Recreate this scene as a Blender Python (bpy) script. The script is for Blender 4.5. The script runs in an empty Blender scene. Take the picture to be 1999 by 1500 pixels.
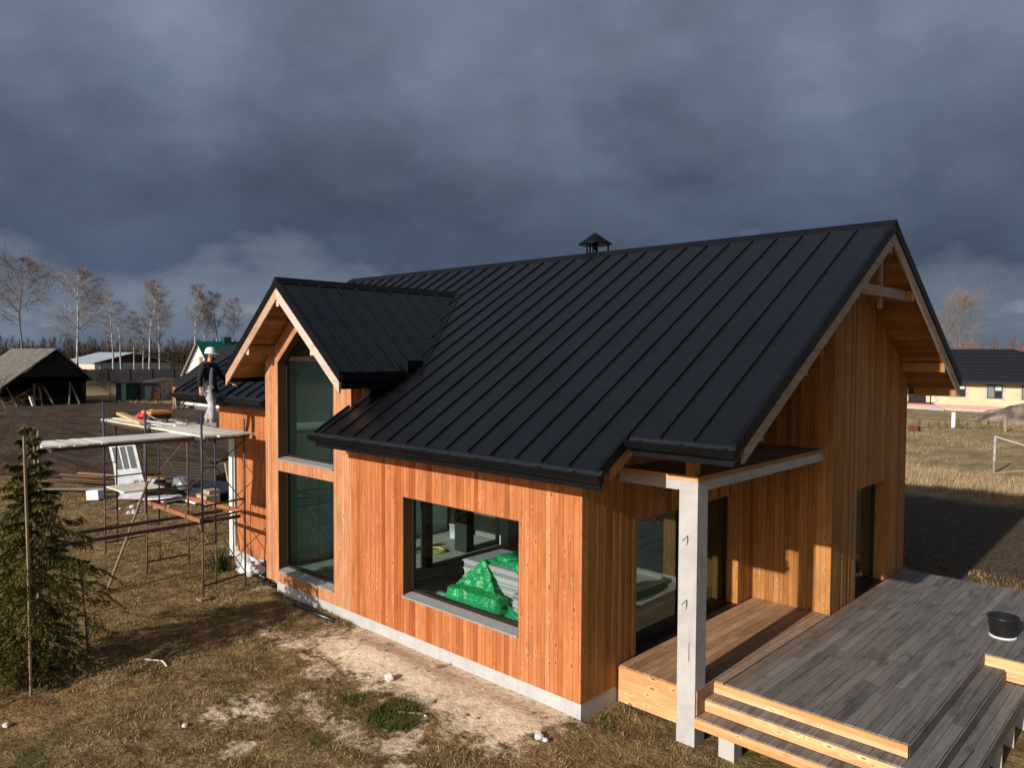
import bpy, math, random
import numpy as np
from mathutils import Vector, Matrix, noise
random.seed(7); np.random.seed(7)
R = math.radians
scene = bpy.context.scene
COL = scene.collection

# ------------------------------------------------------------------ helpers
class MB:
    """collects faces; build() links them as ONE mesh object"""
    def __init__(s): s.v = []; s.f = []; s.t = []; s.m = []
    def face(s, pts, tone=0.5, mat=0):
        b = len(s.v); s.v += [tuple(p) for p in pts]; s.f.append(tuple(range(b, b + len(pts)))); s.t.append(tone); s.m.append(mat)
    def hexa(s, p, tone=0.5, mat=0):
        """p: 8 points, bottom 4 (ccw from above) then top 4"""
        b = len(s.v); s.v += [tuple(q) for q in p]
        for f in ((3, 2, 1, 0), (4, 5, 6, 7), (0, 1, 5, 4), (1, 2, 6, 5), (2, 3, 7, 6), (3, 0, 4, 7)):
            s.f.append(tuple(b + i for i in f)); s.t.append(tone); s.m.append(mat)
    def box(s, x0, x1, y0, y1, z0, z1, tone=0.5, mat=0):
        s.hexa([(x0, y0, z0), (x1, y0, z0), (x1, y1, z0), (x0, y1, z0), (x0, y0, z1), (x1, y0, z1), (x1, y1, z1), (x0, y1, z1)], tone, mat)
    def bar(s, p0, p1, w, h, up=(0, 0, 1), tone=0.5, mat=0):
        """rectangular bar between two points, w across, h along up"""
        p0 = Vector(p0); p1 = Vector(p1); d = (p1 - p0).normalized(); up = Vector(up)
        if abs(d.dot(up)) > .98: up = Vector((1, 0, 0))
        a = d.cross(up).normalized(); u = a.cross(d).normalized(); a *= w / 2; u *= h / 2
        s.hexa([p0 - a - u, p0 + a - u, p1 + a - u, p1 - a - u, p0 - a + u, p0 + a + u, p1 + a + u, p1 - a + u], tone, mat)
    def tube(s, pts, rs, n=8, cap=True, tone=0.5, mat=0):
        pts = [Vector(p) for p in pts]
        if not hasattr(rs, '__len__'): rs = [rs] * len(pts)
        rings = []; ref = None
        for i, p in enumerate(pts):
            d = (pts[min(i + 1, len(pts) - 1)] - pts[max(i - 1, 0)])
            if d.length < 1e-9: d = Vector((0, 0, 1))
            d.normalize()
            if ref is None: ref = Vector((0, 0, 1)) if abs(d.z) < .9 else Vector((1, 0, 0))
            a = d.cross(ref)
            if a.length < 1e-6: a = d.orthogonal()
            a.normalize(); b_ = d.cross(a); ref = -b_ if False else a.cross(d)
            base = len(s.v)
            for k in range(n):
                t = 2 * math.pi * k / n
                s.v.append(tuple(p + (a * math.cos(t) + b_ * math.sin(t)) * rs[i]))
            rings.append(base)
        for i in range(len(rings) - 1):
            for k in range(n):
                k2 = (k + 1) % n
                s.f.append((rings[i] + k, rings[i] + k2, rings[i + 1] + k2, rings[i + 1] + k)); s.t.append(tone); s.m.append(mat)
        if cap:
            s.f.append(tuple(rings[0] + k for k in reversed(range(n)))); s.t.append(tone); s.m.append(mat)
            s.f.append(tuple(rings[-1] + k for k in range(n))); s.t.append(tone); s.m.append(mat)
    def lathe(s, prof, c=(0, 0, 0), n=24, tone=0.5, mat=0):
        c = Vector(c); rings = []
        for r, z in prof:
            rings.append(len(s.v))
            for k in range(n):
                t = 2 * math.pi * k / n; s.v.append((c.x + r * math.cos(t), c.y + r * math.sin(t), c.z + z))
        for i in range(len(rings) - 1):
            for k in range(n):
                k2 = (k + 1) % n
                s.f.append((rings[i] + k, rings[i] + k2, rings[i + 1] + k2, rings[i + 1] + k)); s.t.append(tone); s.m.append(mat)
    def blob(s, c, r, seed=0, amp=.25, n=10, m=7, fr=2.0, flat=1, tone=.5, mat=0):
        """lumpy closed stone or bag"""
        c = Vector(c); r = Vector(r) if hasattr(r, '__len__') else Vector((r, r, r)); rows = []
        for j in range(m + 1):
            ph = math.pi * j / m; row = []
            for k in range(n):
                th = 2 * math.pi * k / n
                d = Vector((math.sin(ph) * math.cos(th), math.sin(ph) * math.sin(th), math.cos(ph)))
                q = 1 + amp * noise.noise(d * fr + Vector((seed * 7.3, seed * 1.7, 0)))
                row.append(len(s.v)); s.v.append((c.x + d.x * r.x * q, c.y + d.y * r.y * q, c.z + d.z * r.z * q))
            rows.append(row)
        for j in range(m):
            for k in range(n):
                k2 = (k + 1) % n; s.f.append((rows[j][k], rows[j + 1][k], rows[j + 1][k2], rows[j][k2])); s.t.append(tone); s.m.append(mat)
    def build(s, name, mats, parent=None, smooth=False):
        me = bpy.data.meshes.new(name)
        off = parent.matrix_basis.translation if parent is not None and parent.parent is None else Vector((0, 0, 0))
        if parent is not None and parent.parent is not None:
            off = Vector((0, 0, 0)); p = parent
            while p is not None: off = off + p.matrix_basis.translation; p = p.parent
        me.from_pydata([(x - off.x, y - off.y, z - off.z) for x, y, z in s.v], [], s.f)
        if not isinstance(mats, (list, tuple)): mats = [mats]
        for m in mats: me.materials.append(m)
        at = me.attributes.new('tone', 'FLOAT', 'FACE'); at.data.foreach_set('value', s.t)
        if len(mats) > 1: me.polygons.foreach_set('material_index', s.m)
        me.update()
        if smooth: me.polygons.foreach_set('use_smooth', [True] * len(s.f))
        o = bpy.data.objects.new(name, me); COL.objects.link(o)
        if parent is not None: o.parent = parent
        return o

def tag(o, label=None, cat=None, group=None, kind=None):
    if label: o['label'] = label
    if cat: o['category'] = cat
    if group: o['group'] = group
    if kind: o['kind'] = kind
    return o
def empty(name, loc=(0, 0, 0), label=None, cat=None, group=None, rz=0):
    o = bpy.data.objects.new(name, None); COL.objects.link(o); o.location = loc; o.rotation_euler = (0, 0, rz)
    o.empty_display_size = .2
    bpy.context.view_layer.update() if False else None
    return tag(o, label, cat, group)
def dup(root, loc=None, rz=None, label=None, scale=None):
    c = root.copy(); COL.objects.link(c)
    if loc is not None: c.location = loc
    if rz is not None: c.rotation_euler = (0, 0, rz)
    if scale is not None: c.scale = (scale,) * 3
    if label: c['label'] = label
    def rec(src, dst):
        for ch in list(src.children):
            d = ch.copy(); COL.objects.link(d); d.parent = dst; rec(ch, d)
    rec(root, c)
    return c

# ------------------------------------------------------------------ materials
class NT:
    def __init__(s, name):
        s.mat = bpy.data.materials.new(name); s.mat.use_nodes = True; s.t = s.mat.node_tree
        s.N = s.t.nodes; s.b = s.N['Principled BSDF']; s.out = s.N['Material Output']
    def n(s, typ, **kw):
        o = s.N.new(typ)
        for k, v in kw.items():
            if k in o.inputs and not hasattr(type(o), k): o.inputs[k].default_value = v
            else: setattr(o, k, v)
        return o
    def l(s, a, b): s.t.links.new(a, b)
    def coord(s, kind='Object', scale=(1, 1, 1), rot=(0, 0, 0)):
        c = s.n('ShaderNodeTexCoord'); m = s.n('ShaderNodeMapping'); m.inputs['Scale'].default_value = scale; m.inputs['Rotation'].default_value = rot
        s.l(c.outputs[kind], m.inputs[0]); return m.outputs[0]
    def noise(s, vec, scale=5, detail=4, rough=.55, dist=0):
        o = s.n('ShaderNodeTexNoise'); o.inputs['Scale'].default_value = scale; o.inputs['Detail'].default_value = detail
        o.inputs['Roughness'].default_value = rough; o.inputs['Distortion'].default_value = dist
        if vec is not None: s.l(vec, o.inputs['Vector'])
        return o.outputs['Fac']
    def ramp(s, fac, stops, interp='LINEAR'):
        o = s.n('ShaderNodeValToRGB'); e = o.color_ramp.elements; o.color_ramp.interpolation = interp
        while len(e) < len(stops): e.new(.5)
        for i, (p, c) in enumerate(stops):
            e[i].position = p; e[i].color = (c[0], c[1], c[2], 1) if hasattr(c, '__len__') else (c, c, c, 1)
        s.l(fac, o.inputs[0]); return o.outputs[0]
    def mix(s, fac, a, b, blend='MIX'):
        o = s.n('ShaderNodeMix', data_type='RGBA', blend_type=blend)
        for sock, v in ((o.inputs[0], fac), (o.inputs[6], a), (o.inputs[7], b)):
            if hasattr(v, 'links'): s.l(v, sock)
            elif hasattr(v, '__len__'): sock.default_value = (v[0], v[1], v[2], 1)
            else: sock.default_value = v
        return o.outputs[2]
    def math(s, op, a, b=0, c=None, clamp=False):
        o = s.n('ShaderNodeMath', operation=op, use_clamp=clamp)
        for i, v in enumerate((a, b) if c is None else (a, b, c)):
            if hasattr(v, 'links'): s.l(v, o.inputs[i])
            else: o.inputs[i].default_value = v
        return o.outputs[0]
    def attr(s, name='tone'):
        o = s.n('ShaderNodeAttribute'); o.attribute_name = name; return o.outputs['Fac']
    def sep(s, vec):
        o = s.n('ShaderNodeSeparateXYZ'); s.l(vec, o.inputs[0]); return o.outputs
    def smooth(s, v, a, b):
        o = s.n('ShaderNodeMapRange', interpolation_type='SMOOTHSTEP', clamp=True); s.l(v, o.inputs[0])
        o.inputs[1].default_value = a; o.inputs[2].default_value = b; return o.outputs[0]
    def bump(s, h, strength=.3, dist=.01):
        o = s.n('ShaderNodeBump'); o.inputs['Strength'].default_value = strength; o.inputs['Distance'].default_value = dist
        s.l(h, o.inputs['Height']); s.l(o.outputs[0], s.b.inputs['Normal']); return o
    def col(s, c):
        if hasattr(c, 'links'): s.l(c, s.b.inputs['Base Color'])
        else: s.b.inputs['Base Color'].default_value = (c[0], c[1], c[2], 1)
    def set(s, rough=.6, spec=.3, metal=0):
        for k, v in (('Roughness', rough), ('Specular IOR Level', spec), ('Metallic', metal)):
            if hasattr(v, 'links'): s.l(v, s.b.inputs[k])
            else: s.b.inputs[k].default_value = v
        return s.mat

def wood(name, stops, grain='z', knots=True, rough=.62, amp=.35, wear=None, kd=.74):
    """cladding or plank wood; per-board tone comes from the mesh attribute"""
    t = NT(name); tone = t.attr()
    sc = {'z': (34, 34, 1.3), 'y': (34, 1.3, 34), 'x': (1.3, 34, 34)}[grain]
    base = t.ramp(tone, stops)
    # shift the pattern from board to board
    tc = t.n('ShaderNodeTexCoord'); cmb = t.n('ShaderNodeCombineXYZ'); k = t.math('MULTIPLY', tone, 37.0)
    for i in range(3): t.l(k, cmb.inputs[i])
    ad = t.n('ShaderNodeVectorMath', operation='ADD'); t.l(tc.outputs['Object'], ad.inputs[0]); t.l(cmb.outputs[0], ad.inputs[1])
    mp = t.n('ShaderNodeMapping'); mp.inputs['Scale'].default_value = sc; t.l(ad.outputs[0], mp.inputs[0])
    g = t.noise(mp.outputs[0], 1, 5, .6, .6)
    c = t.mix(1.0, base, t.ramp(g, [(.25, 1 - amp), (.5, 1.0), (.8, 1 + amp * .5)]), 'MULTIPLY')
    big = t.noise(ad.outputs[0], 1.1, 3, .5)
    c = t.mix(1.0, c, t.ramp(big, [(.3, .8), (.7, 1.15)]), 'MULTIPLY')
    if knots:
        X, Y, Z = t.sep(ad.outputs[0])[:3]
        U, V = {'z': (t.math('ADD', X, Y), Z), 'y': (t.math('ADD', X, Z), Y), 'x': (t.math('ADD', Y, Z), X)}[grain]
        cv = t.n('ShaderNodeCombineXYZ'); t.l(t.math('MULTIPLY', U, 12.0), cv.inputs[0]); t.l(t.math('MULTIPLY', V, 4.6), cv.inputs[1])
        vo = t.n('ShaderNodeTexVoronoi', voronoi_dimensions='2D'); vo.inputs['Scale'].default_value = 1.0; t.l(cv.outputs[0], vo.inputs['Vector'])
        rc = t.sep(vo.outputs['Color']); pick = t.math('GREATER_THAN', rc[0], kd)
        dd = t.math('DIVIDE', vo.outputs['Distance'], t.math('MULTIPLY_ADD', rc[1], .9, .55))
        kn = t.math('MULTIPLY', pick, t.math('SUBTRACT', 1.0, t.smooth(dd, .1, .2)))
        c = t.mix(t.math('MULTIPLY', kn, t.math('MULTIPLY_ADD', t.math('GREATER_THAN', rc[2], .72), .5, .3)), c, (.13, .048, .018))
        ring = t.math('MULTIPLY', pick, t.math('SUBTRACT', t.math('SUBTRACT', 1.0, t.smooth(dd, .2, .5)), kn, clamp=True))
        c = t.mix(t.math('MULTIPLY', ring, .5), c, t.mix(t.math('GREATER_THAN', rc[2], .35), t.mix(1.0, base, (.74, .64, .56), 'MULTIPLY'), t.mix(1.0, base, (1.35, 1.6, 1.9), 'MULTIPLY')))  # paler knot rims are a glossy highlight painted into the colour
    if wear: c = wear(t, c)
    t.col(c); t.bump(g, .25, .004)
    return t.set(rough, .25)
M = {}
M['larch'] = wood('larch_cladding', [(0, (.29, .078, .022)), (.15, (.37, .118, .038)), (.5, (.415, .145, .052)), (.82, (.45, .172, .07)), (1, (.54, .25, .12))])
M['larch_pale'] = wood('larch_tower', [(0, (.39, .16, .072)), (.5, (.45, .2, .098)), (1, (.53, .27, .15))])
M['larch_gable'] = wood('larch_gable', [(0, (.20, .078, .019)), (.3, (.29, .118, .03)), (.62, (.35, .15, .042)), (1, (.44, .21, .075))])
M['soffit'] = wood('soffit_boards', [(0, (.24, .105, .03)), (.5, (.33, .15, .045)), (1, (.42, .2, .065))], grain='x')
M['soffit_y'] = wood('soffit_boards_dormer', [(0, (.24, .105, .03)), (.5, (.33, .15, .045)), (1, (.42, .2, .065))], grain='y')
M['fascia'] = wood('fascia_board', [(0, (.28, .20, .15)), (.5, (.36, .265, .2)), (1, (.48, .37, .29))], grain='y', amp=.5)
M['fascia_d'] = wood('dormer_fascia_board', [(0, (.38, .21, .13)), (.45, (.42, .265, .18)), (.85, (.5, .4, .35)), (1, (.54, .45, .4))], grain='x', amp=.3)
M['riser'] = wood('step_riser', [(0, (.48, .22, .08)), (.5, (.58, .3, .13)), (1, (.68, .42, .22))], grain='x')
M['timber'] = wood('raw_timber', [(0, (.4, .24, .11)), (.5, (.5, .31, .15)), (1, (.6, .4, .21))], grain='x')
M['timber_y'] = wood('raw_timber_lengthwise', [(0, (.3, .24, .16)), (.5, (.4, .33, .23)), (1, (.5, .42, .31))], grain='y', knots=False)
M['plank'] = wood('scaffold_plank', [(0, (.52, .48, .4)), (.5, (.66, .62, .54)), (1, (.78, .75, .67))], grain='x', knots=False, amp=.25)
M['oldwood'] = wood('grey_old_wood', [(0, (.08, .065, .05)), (.5, (.15, .125, .1)), (1, (.26, .22, .18))], grain='z', amp=.5)
M['rottwood'] = wood('brown_scrap_wood', [(0, (.05, .028, .016)), (.5, (.12, .065, .035)), (1, (.3, .16, .07))], grain='y', amp=.5)
M['post'] = wood('stake_wood', [(0, (.16, .12, .075)), (.5, (.22, .165, .11)), (1, (.32, .25, .17))], grain='z', knots=False)
def deckwear(t, c):
    o = t.coord('Object'); x, y, z = t.sep(o)[:3]
    nz = t.noise(o, 1.6, 4, .6)
    w = t.smooth(t.math('ADD', t.math('ADD', x, 2.5), t.math('MULTIPLY', t.math('SUBTRACT', nz, .5), .9)), .8, 2.1)
    g = t.noise(t.coord('Object', (30, 1.2, 30)), 1, 5, .6)
    grey = t.ramp(t.math('ADD', t.math('MULTIPLY', t.attr(), .5), t.math('MULTIPLY_ADD', g, 1.1, -.28)), [(.15, (.075, .068, .064)), (.5, (.148, .135, .126)), (.9, (.23, .213, .2))])
    st = t.noise(t.coord('Object', (3.2, .8, 3)), 1.6, 6, .68); grey = t.mix(t.math('MULTIPLY', t.smooth(st, .5, .68), .65), grey, (.052, .043, .038)); s3 = t.noise(o, 16, 4, .6); grey = t.mix(t.math('MULTIPLY', t.smooth(s3, .6, .72), .45), grey, (.24, .22, .2))
    return t.mix(w, c, grey)
M['deck'] = wood('deck_board', [(0, (.27, .145, .075)), (.5, (.34, .19, .105)), (1, (.42, .25, .14))], grain='y', wear=deckwear, kd=.75)
M['reveal'] = wood('shaded_reveal_board', [(0, (.07, .035, .016)), (1, (.13, .065, .03))], knots=False)  # shadow of the window recess is painted into this brown
M['shadeboard'] = wood('shaded_balcony_board', [(0, (.13, .075, .05)), (.5, (.17, .1, .065)), (1, (.22, .13, .085))], grain='x')  # balcony boards darkened, their shade is put into the colour
M['plank_y'] = wood('scaffold_plank_lengthwise', [(0, (.52, .48, .4)), (.5, (.66, .62, .54)), (1, (.78, .75, .67))], grain='y', knots=False, amp=.22)

def metal_roof(name, base, rough=.42, var=.25, spec=.28):
    t = NT(name); c = t.coord('Object'); n1 = t.noise(c, .9, 4, .6); n2 = t.noise(c, 14, 3, .6)
    t.col(t.mix(1.0, base, t.ramp(n1, [(.3, 1 - var), (.7, 1 + var)]), 'MULTIPLY'))
    t.bump(t.math('ADD', t.noise(t.coord('Object', (2.2, .7, .7)), 1.6, 3, .5), t.math('MULTIPLY', n2, .05)), .35, .02)
    return t.set(t.ramp(n2, [(.3, rough - .06), (.7, rough + .08)]), spec)
M['roof'] = metal_roof('black_roof_sheet', (.0038, .0045, .0062), .4, .25, .3)
M['trim'] = metal_roof('black_metal_trim', (.0035, .004, .0052), .45, .25, .16)
M['strip'] = metal_roof('grey_drip_edge', (.0105, .012, .0145), .42)
def plain(name, c, rough=.6, spec=.3, metal=0, var=.2, sc=6, bump=0, sc2=None):
    t = NT(name); o = t.coord('Object'); n = t.noise(o, sc, 5, .6)
    t.col(t.mix(1.0, c, t.ramp(n, [(.3, 1 - var), (.7, 1 + var)]), 'MULTIPLY'))
    if bump: t.bump(t.noise(o, sc2 or sc * 4, 5, .65), bump, .02)
    return t.set(rough, spec, metal)
def concrete(name, c, stain=.35, streak=True):
    t = NT(name); o = t.coord('Object'); n = t.noise(o, 2.2, 6, .65); n2 = t.noise(o, 18, 4, .7)
    col = t.mix(1.0, c, t.ramp(n, [(.3, 1 - stain), (.52, 1), (.75, 1.12)]), 'MULTIPLY')
    st = t.noise(t.coord('Object', (9, 9, .8)), 1, 4, .6)
    if streak: col = t.mix(t.math('MULTIPLY', t.smooth(st, .55, .75), .4), col, (c[0] * .45, c[1] * .44, c[2] * .42))
    vo = t.n('ShaderNodeTexVoronoi'); vo.inputs['Scale'].default_value = 22; t.l(o, vo.inputs['Vector'])
    pit = t.math('MULTIPLY', t.math('LESS_THAN', vo.outputs['Distance'], .12), t.math('GREATER_THAN', t.sep(vo.outputs['Color'])[0], .7))
    col = t.mix(t.math('MULTIPLY', pit, .6), col, (c[0] * .35, c[1] * .35, c[2] * .35))
    t.col(col); t.bump(n2, .35, .006)
    return t.set(.85, .2)
M['conc'] = concrete('raw_concrete', (.40, .395, .385), .16)
M['plinth'] = concrete('plinth_concrete', (.40, .40, .40), .16)
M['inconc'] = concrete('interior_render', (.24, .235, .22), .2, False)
M['screed'] = concrete('floor_screed', (.38, .365, .32), .35, False)
M['frame'] = plain('dark_brown_frame', (.02, .011, .008), .4, .4)
M['sill'] = plain('grey_metal_sill', (.26, .255, .26), .45, .4, 0, .1)
M['white'] = plain('white_paint', (.62, .63, .64), .55, .3, 0, .12)
M['dark'] = plain('dark_void', (.012, .011, .01), .8)
M['black'] = plain('black_plastic', (.012, .0125, .014), .35, .5)
M['whiteplaster'] = plain('white_plaster', (.62, .62, .6), .8, .2, 0, .08, 3)
def glass(name, tint, refl=.1):
    t = NT(name); t.N.remove(t.b)
    tr = t.n('ShaderNodeBsdfTransparent'); tr.inputs[0].default_value = (*tint, 1)
    gl = t.n('ShaderNodeBsdfGlossy'); gl.inputs['Roughness'].default_value = .015; gl.inputs['Color'].default_value = (.72, .95, .98, 1)
    lw = t.n('ShaderNodeFresnel'); lw.inputs['IOR'].default_value = 1.5
    mp = t.math('MULTIPLY_ADD', lw.outputs[0], .9, refl, clamp=True)
    mx = t.n('ShaderNodeMixShader'); t.l(mp, mx.inputs[0]); t.l(tr.outputs[0], mx.inputs[1]); t.l(gl.outputs[0], mx.inputs[2])
    t.l(mx.outputs[0], t.out.inputs[0]); return t.mat
M['glass'] = glass('window_glass', (.86, .94, .91), .03)
M['glass_t'] = glass('tower_glass', (.62, .77, .77), .07)
M['glass_d'] = glass('door_glass', (.45, .52, .52), .1)
def film(name, c, see=0):
    t = NT(name); t.col(c); n = t.noise(t.coord('Object', (1, 1, 2.2)), 9, 6, .65, 2.2); t.col(t.mix(1.0, c, t.ramp(n, [(.3, .4), (.45, .85), (.58, 1.1), (.68, 1.75)]), 'MULTIPLY')); t.bump(n, .3, .03); t.set(.22, .6)  # fold shade and whitish sheen are painted into the film colour
    if see:
        tr = t.n('ShaderNodeBsdfTransparent'); tr.inputs[0].default_value = (.35, .95, .55, 1); mx = t.n('ShaderNodeMixShader'); t.l(t.ramp(n, [(.4, see + .15), (.6, see - .2)]), mx.inputs[0]); t.l(t.b.outputs[0], mx.inputs[1]); t.l(tr.outputs[0], mx.inputs[2]); t.l(mx.outputs[0], t.out.inputs[0])
    return t.mat
M['greenfilm'] = film('green_film', (.02, .34, .13), .34)
M['whitebag'] = film('white_bag', (.62, .64, .68))
M['steel_b'] = plain('blue_painted_tube', (.028, .036, .065), .5, .4, 0, .5, 9)
def rusty(name, a, b):
    t = NT(name); o = t.coord('Object'); n = t.noise(o, 7, 5, .7)
    t.col(t.ramp(n, [(.35, a), (.6, b)])); t.bump(t.noise(o, 60, 3), .3, .003); return t.set(.7, .3)
M['steel_r'] = rusty('rusty_tube', (.045, .04, .045), (.15, .085, .055))
M['rust_o'] = rusty('orange_rust_tube', (.22, .075, .03), (.32, .125, .06))
M['steel_d'] = rusty('dark_square_tube', (.03, .022, .018), (.09, .055, .04))
# ------------------------------------------------------------------ the wooden house
SL = .5957; RY, RZ = 5.788, 7.817           # main roof pitch, ridge
def zroof(y): return RZ - SL * abs(y - RY)
DS = .827; DX, DZ = -7.52, 6.95             # dormer roof pitch, ridge
def zdorm(x): return DZ - DS * abs(x - DX)
XV, XL, XR, XN = 2.45, -14.1, -5.9, .86      # verge right, verge left, eave step, eave notch
HP, ZD = .234, .567
house = empty('wooden_house', (-4, 5, 0), 'new house clad in vertical orange larch boards under a black standing seam metal roof', 'house')

def cladding(name, axis, const, sgn, u0, u1, zb, top, holes, mat, bw=.09, parent=house, seed=1, brk=(), cin=0.0, cout=.03):
    """vertical boards on the plane axis=const facing sgn; holes: (u0,u1,zlo(u),zhi(u))"""
    rnd = random.Random(seed); m = MB(); core = MB()
    P = (lambda u, d, z: (u, const + sgn * d, z)) if axis == 'y' else (lambda u, d, z: (const + sgn * d, u, z))
    cuts = sorted({e for h in holes for e in (h[0], h[1])} | set(brk))
    u = u0
    while u < u1 - .004:
        e = min(u + bw * rnd.choice((.86, 1, 1, 1.12)), u1)
        if u1 - e < .03: e = u1
        tone = min(1, max(0, rnd.gauss(.5, .23))); jit = rnd.uniform(-.0022, .0022)
        segs = [u] + [c for c in cuts if u + 1e-4 < c < e - 1e-4] + [e]
        for a, b in zip(segs[:-1], segs[1:]):
            mid = (a + b) / 2; spans = [(lambda q: zb, top)]
            for h in holes:
                if h[0] - 1e-6 <= mid <= h[1] + 1e-6:
                    new = []
                    for lo, hi in spans:
                        if h[3](mid) <= lo(mid) or h[2](mid) >= hi(mid): new.append((lo, hi)); continue
                        if h[2](mid) > lo(mid) + .004: new.append((lo, h[2]))
                        if h[3](mid) < hi(mid) - .004: new.append((h[3], hi))
                    spans = new
            ga = .0022 if a == u else 0; gb = .0022 if b == e else 0
            for lo, hi in spans:
                if hi(mid) - lo(mid) < .01: continue
                A, B = a + ga, b - gb; d = .024 + jit
                q = [P(A, 0, lo(A)), P(B, 0, lo(B)), P(B, d, lo(B)), P(A, d, lo(A)), P(A, 0, hi(A)), P(B, 0, hi(B)), P(B, d, hi(B)), P(A, d, hi(A))]
                if (axis == 'y') == (sgn < 0): q = [q[3], q[2], q[1], q[0], q[7], q[6], q[5], q[4]]
                m.hexa(q, tone)
                if b <= u0 + cin: continue
                a = max(a, u0 + cin)
                if a >= u1 - cout - .002: continue
                b = min(b, u1 - cout)
                q = [P(a, -.16, lo(a)), P(b, -.16, lo(b)), P(b, -.001, lo(b)), P(a, -.001, lo(a)), P(a, -.16, hi(a)), P(b, -.16, hi(b)), P(b, -.001, hi(b)), P(a, -.001, hi(a))]
                core.hexa(q)
        u = e
    o = m.build(name, mat, parent)
    core.build('wall_core', M['inconc'], parent)
    return o
K = lambda v: (lambda u: v)
WA = (-4.186, -1.263, .942, 2.786); WL = (-8.641, -6.441, .525, 2.785); WU = (-8.641, -6.441, 3.058, 5.215)
wu_top = lambda x: WU[3] + DS * (1.1 - abs(x - (WU[0] + WU[1]) / 2))
hole = lambda w: (w[0], w[1], K(w[2]), K(w[3]))
D0 = .024
cladding('facade_cladding', 'y', D0, -1, -5.82, 0.0, HP, K(zroof(.1) - .27), [hole(WA)], M['larch'], seed=3)
cladding('tower_cladding', 'y', D0, -1, -9.19, -5.85 + .03, HP, lambda x: zdorm(x) - .33, [hole(WL), (WU[0], WU[1], K(WU[2]), wu_top)], M['larch_pale'], seed=4, brk=[(WU[0] + WU[1]) / 2, DX])
cladding('tower_side_cladding', 'x', -5.85, 1, 0.03, 2.4, 3.4, K(zdorm(-5.85) - .3), [], M['larch'], seed=5)
cladding('tower_side_cladding', 'x', -9.166, -1, 0.03, 2.4, HP, K(zdorm(-9.166) - .3), [], M['larch'], seed=6)
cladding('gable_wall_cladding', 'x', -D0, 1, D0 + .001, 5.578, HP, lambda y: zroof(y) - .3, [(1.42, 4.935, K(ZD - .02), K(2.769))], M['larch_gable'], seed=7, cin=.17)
cladding('recess_wall_cladding', 'y', 5.58, -1, 0.0, 1.535, HP, K(zroof(5.556) - .33), [], M['larch_gable'], seed=8)
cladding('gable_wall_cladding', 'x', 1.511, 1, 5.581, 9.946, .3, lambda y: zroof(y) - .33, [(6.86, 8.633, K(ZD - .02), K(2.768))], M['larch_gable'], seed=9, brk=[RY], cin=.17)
cladding('wing_cladding', 'y', .724, -1, -12.95, -9.19, .22, K(zroof(.7) - .25), [(-13.0, -11.98, K(.0), K(3.22))], M['larch'], seed=10)
m = MB(); m.box(-13.0, 1.5, 9.8, 9.946, -.2, zroof(9.9) - .3); m.box(-13.0, -12.85, 1.65, 9.8, -.2, 3.5)
m.hexa([(-13, .8, 3.5), (-12.85, .8, 3.5), (-12.85, RY, 3.5), (-13, RY, 3.5), (-13, .8, zroof(.8) - .35), (-12.85, .8, zroof(.8) - .35), (-12.85, RY, RZ - .35), (-13, RY, RZ - .35)])
m.hexa([(-13, RY, 3.5), (-12.85, RY, 3.5), (-12.85, 9.8, 3.5), (-13, 9.8, 3.5), (-13, RY, RZ - .35), (-12.85, RY, RZ - .35), (-12.85, 9.8, zroof(9.8) - .35), (-13, 9.8, zroof(9.8) - .35)])
m.build('rear_wall', M['larch'], house)
# plinth
m = MB(); m.box(-8.737, -.006, .012, .3, -1.2, HP - .002); m.box(-.3, -.006, .3, 9.8, -1.2, HP - .002); m.box(-.006, 1.52, 5.6, 9.8, -1.2, .3)
m.box(-9.1, -8.737, .25, .6, -.6, HP - .002); m.box(-11.95, -9.1, .74, .95, -.6, .218)
m.build('plinth', M['plinth'], house)
# wing porch: overhanging band, white jamb, dark door, concrete step
m = MB(); m.box(-12.52, -12.2, .75, 1.0, -.1, 3.218); m.build('porch_jamb', M['whiteplaster'], house)
door = MB(); door.box(-12.2, -11.9, .96, 1.02, .3, 3.218); door = door.build('porch_door', plain('porch_door', (.035, .028, .027), .5), house)
m = MB(); m.bar((-12.12, .945, 1.3), (-12.12, .945, 1.5), .02, .02); m.build('handle', M['sill'], door)
m = MB(); m.box(-12.2, -11.9, .745, .958, -.5, .3); m.build('porch_step', M['plinth'], house)
m = MB(); m.box(-12.95, -11.98, .72, 1.6, 3.22, 3.26); m.build('porch_ceiling', M['soffit'], house)

# main roof -------------------------------------------------------------
def valley_y(x): return RY - (RZ - zdorm(x)) / SL
def eave(x):
    if x < -9.15: return 0.0
    if x < XR: return max(0.0, valley_y(x) - .05)
    if x < XN: return -.778
    return -.095
roof = MB(); seam = MB(); T = .03
NRM = Vector((0, -SL, 1)).normalized()
def rp(x, y, off=0): return Vector((x, y, zroof(y))) + Vector((0, -SL if y <= RY else SL, 1)).normalized() * off
xs = sorted(set([XL, XV, XR, -9.15, XN, -9.793, -5.247, DX] + [XN - .5 * k for k in range(0, 30)] + [XN + .5 * k for k in range(1, 4)]))
xs = [x for x in xs if XL <= x <= XV]
for a, b in zip(xs[:-1], xs[1:]):
    ya, yb = eave(a + 1e-4), eave(b - 1e-4)
    q = [rp(a, ya, -T), rp(b, yb, -T), rp(b, RY, -T), rp(a, RY, -T), rp(a, ya), rp(b, yb), rp(b, RY), rp(a, RY)]
    roof.hexa(q)
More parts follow.
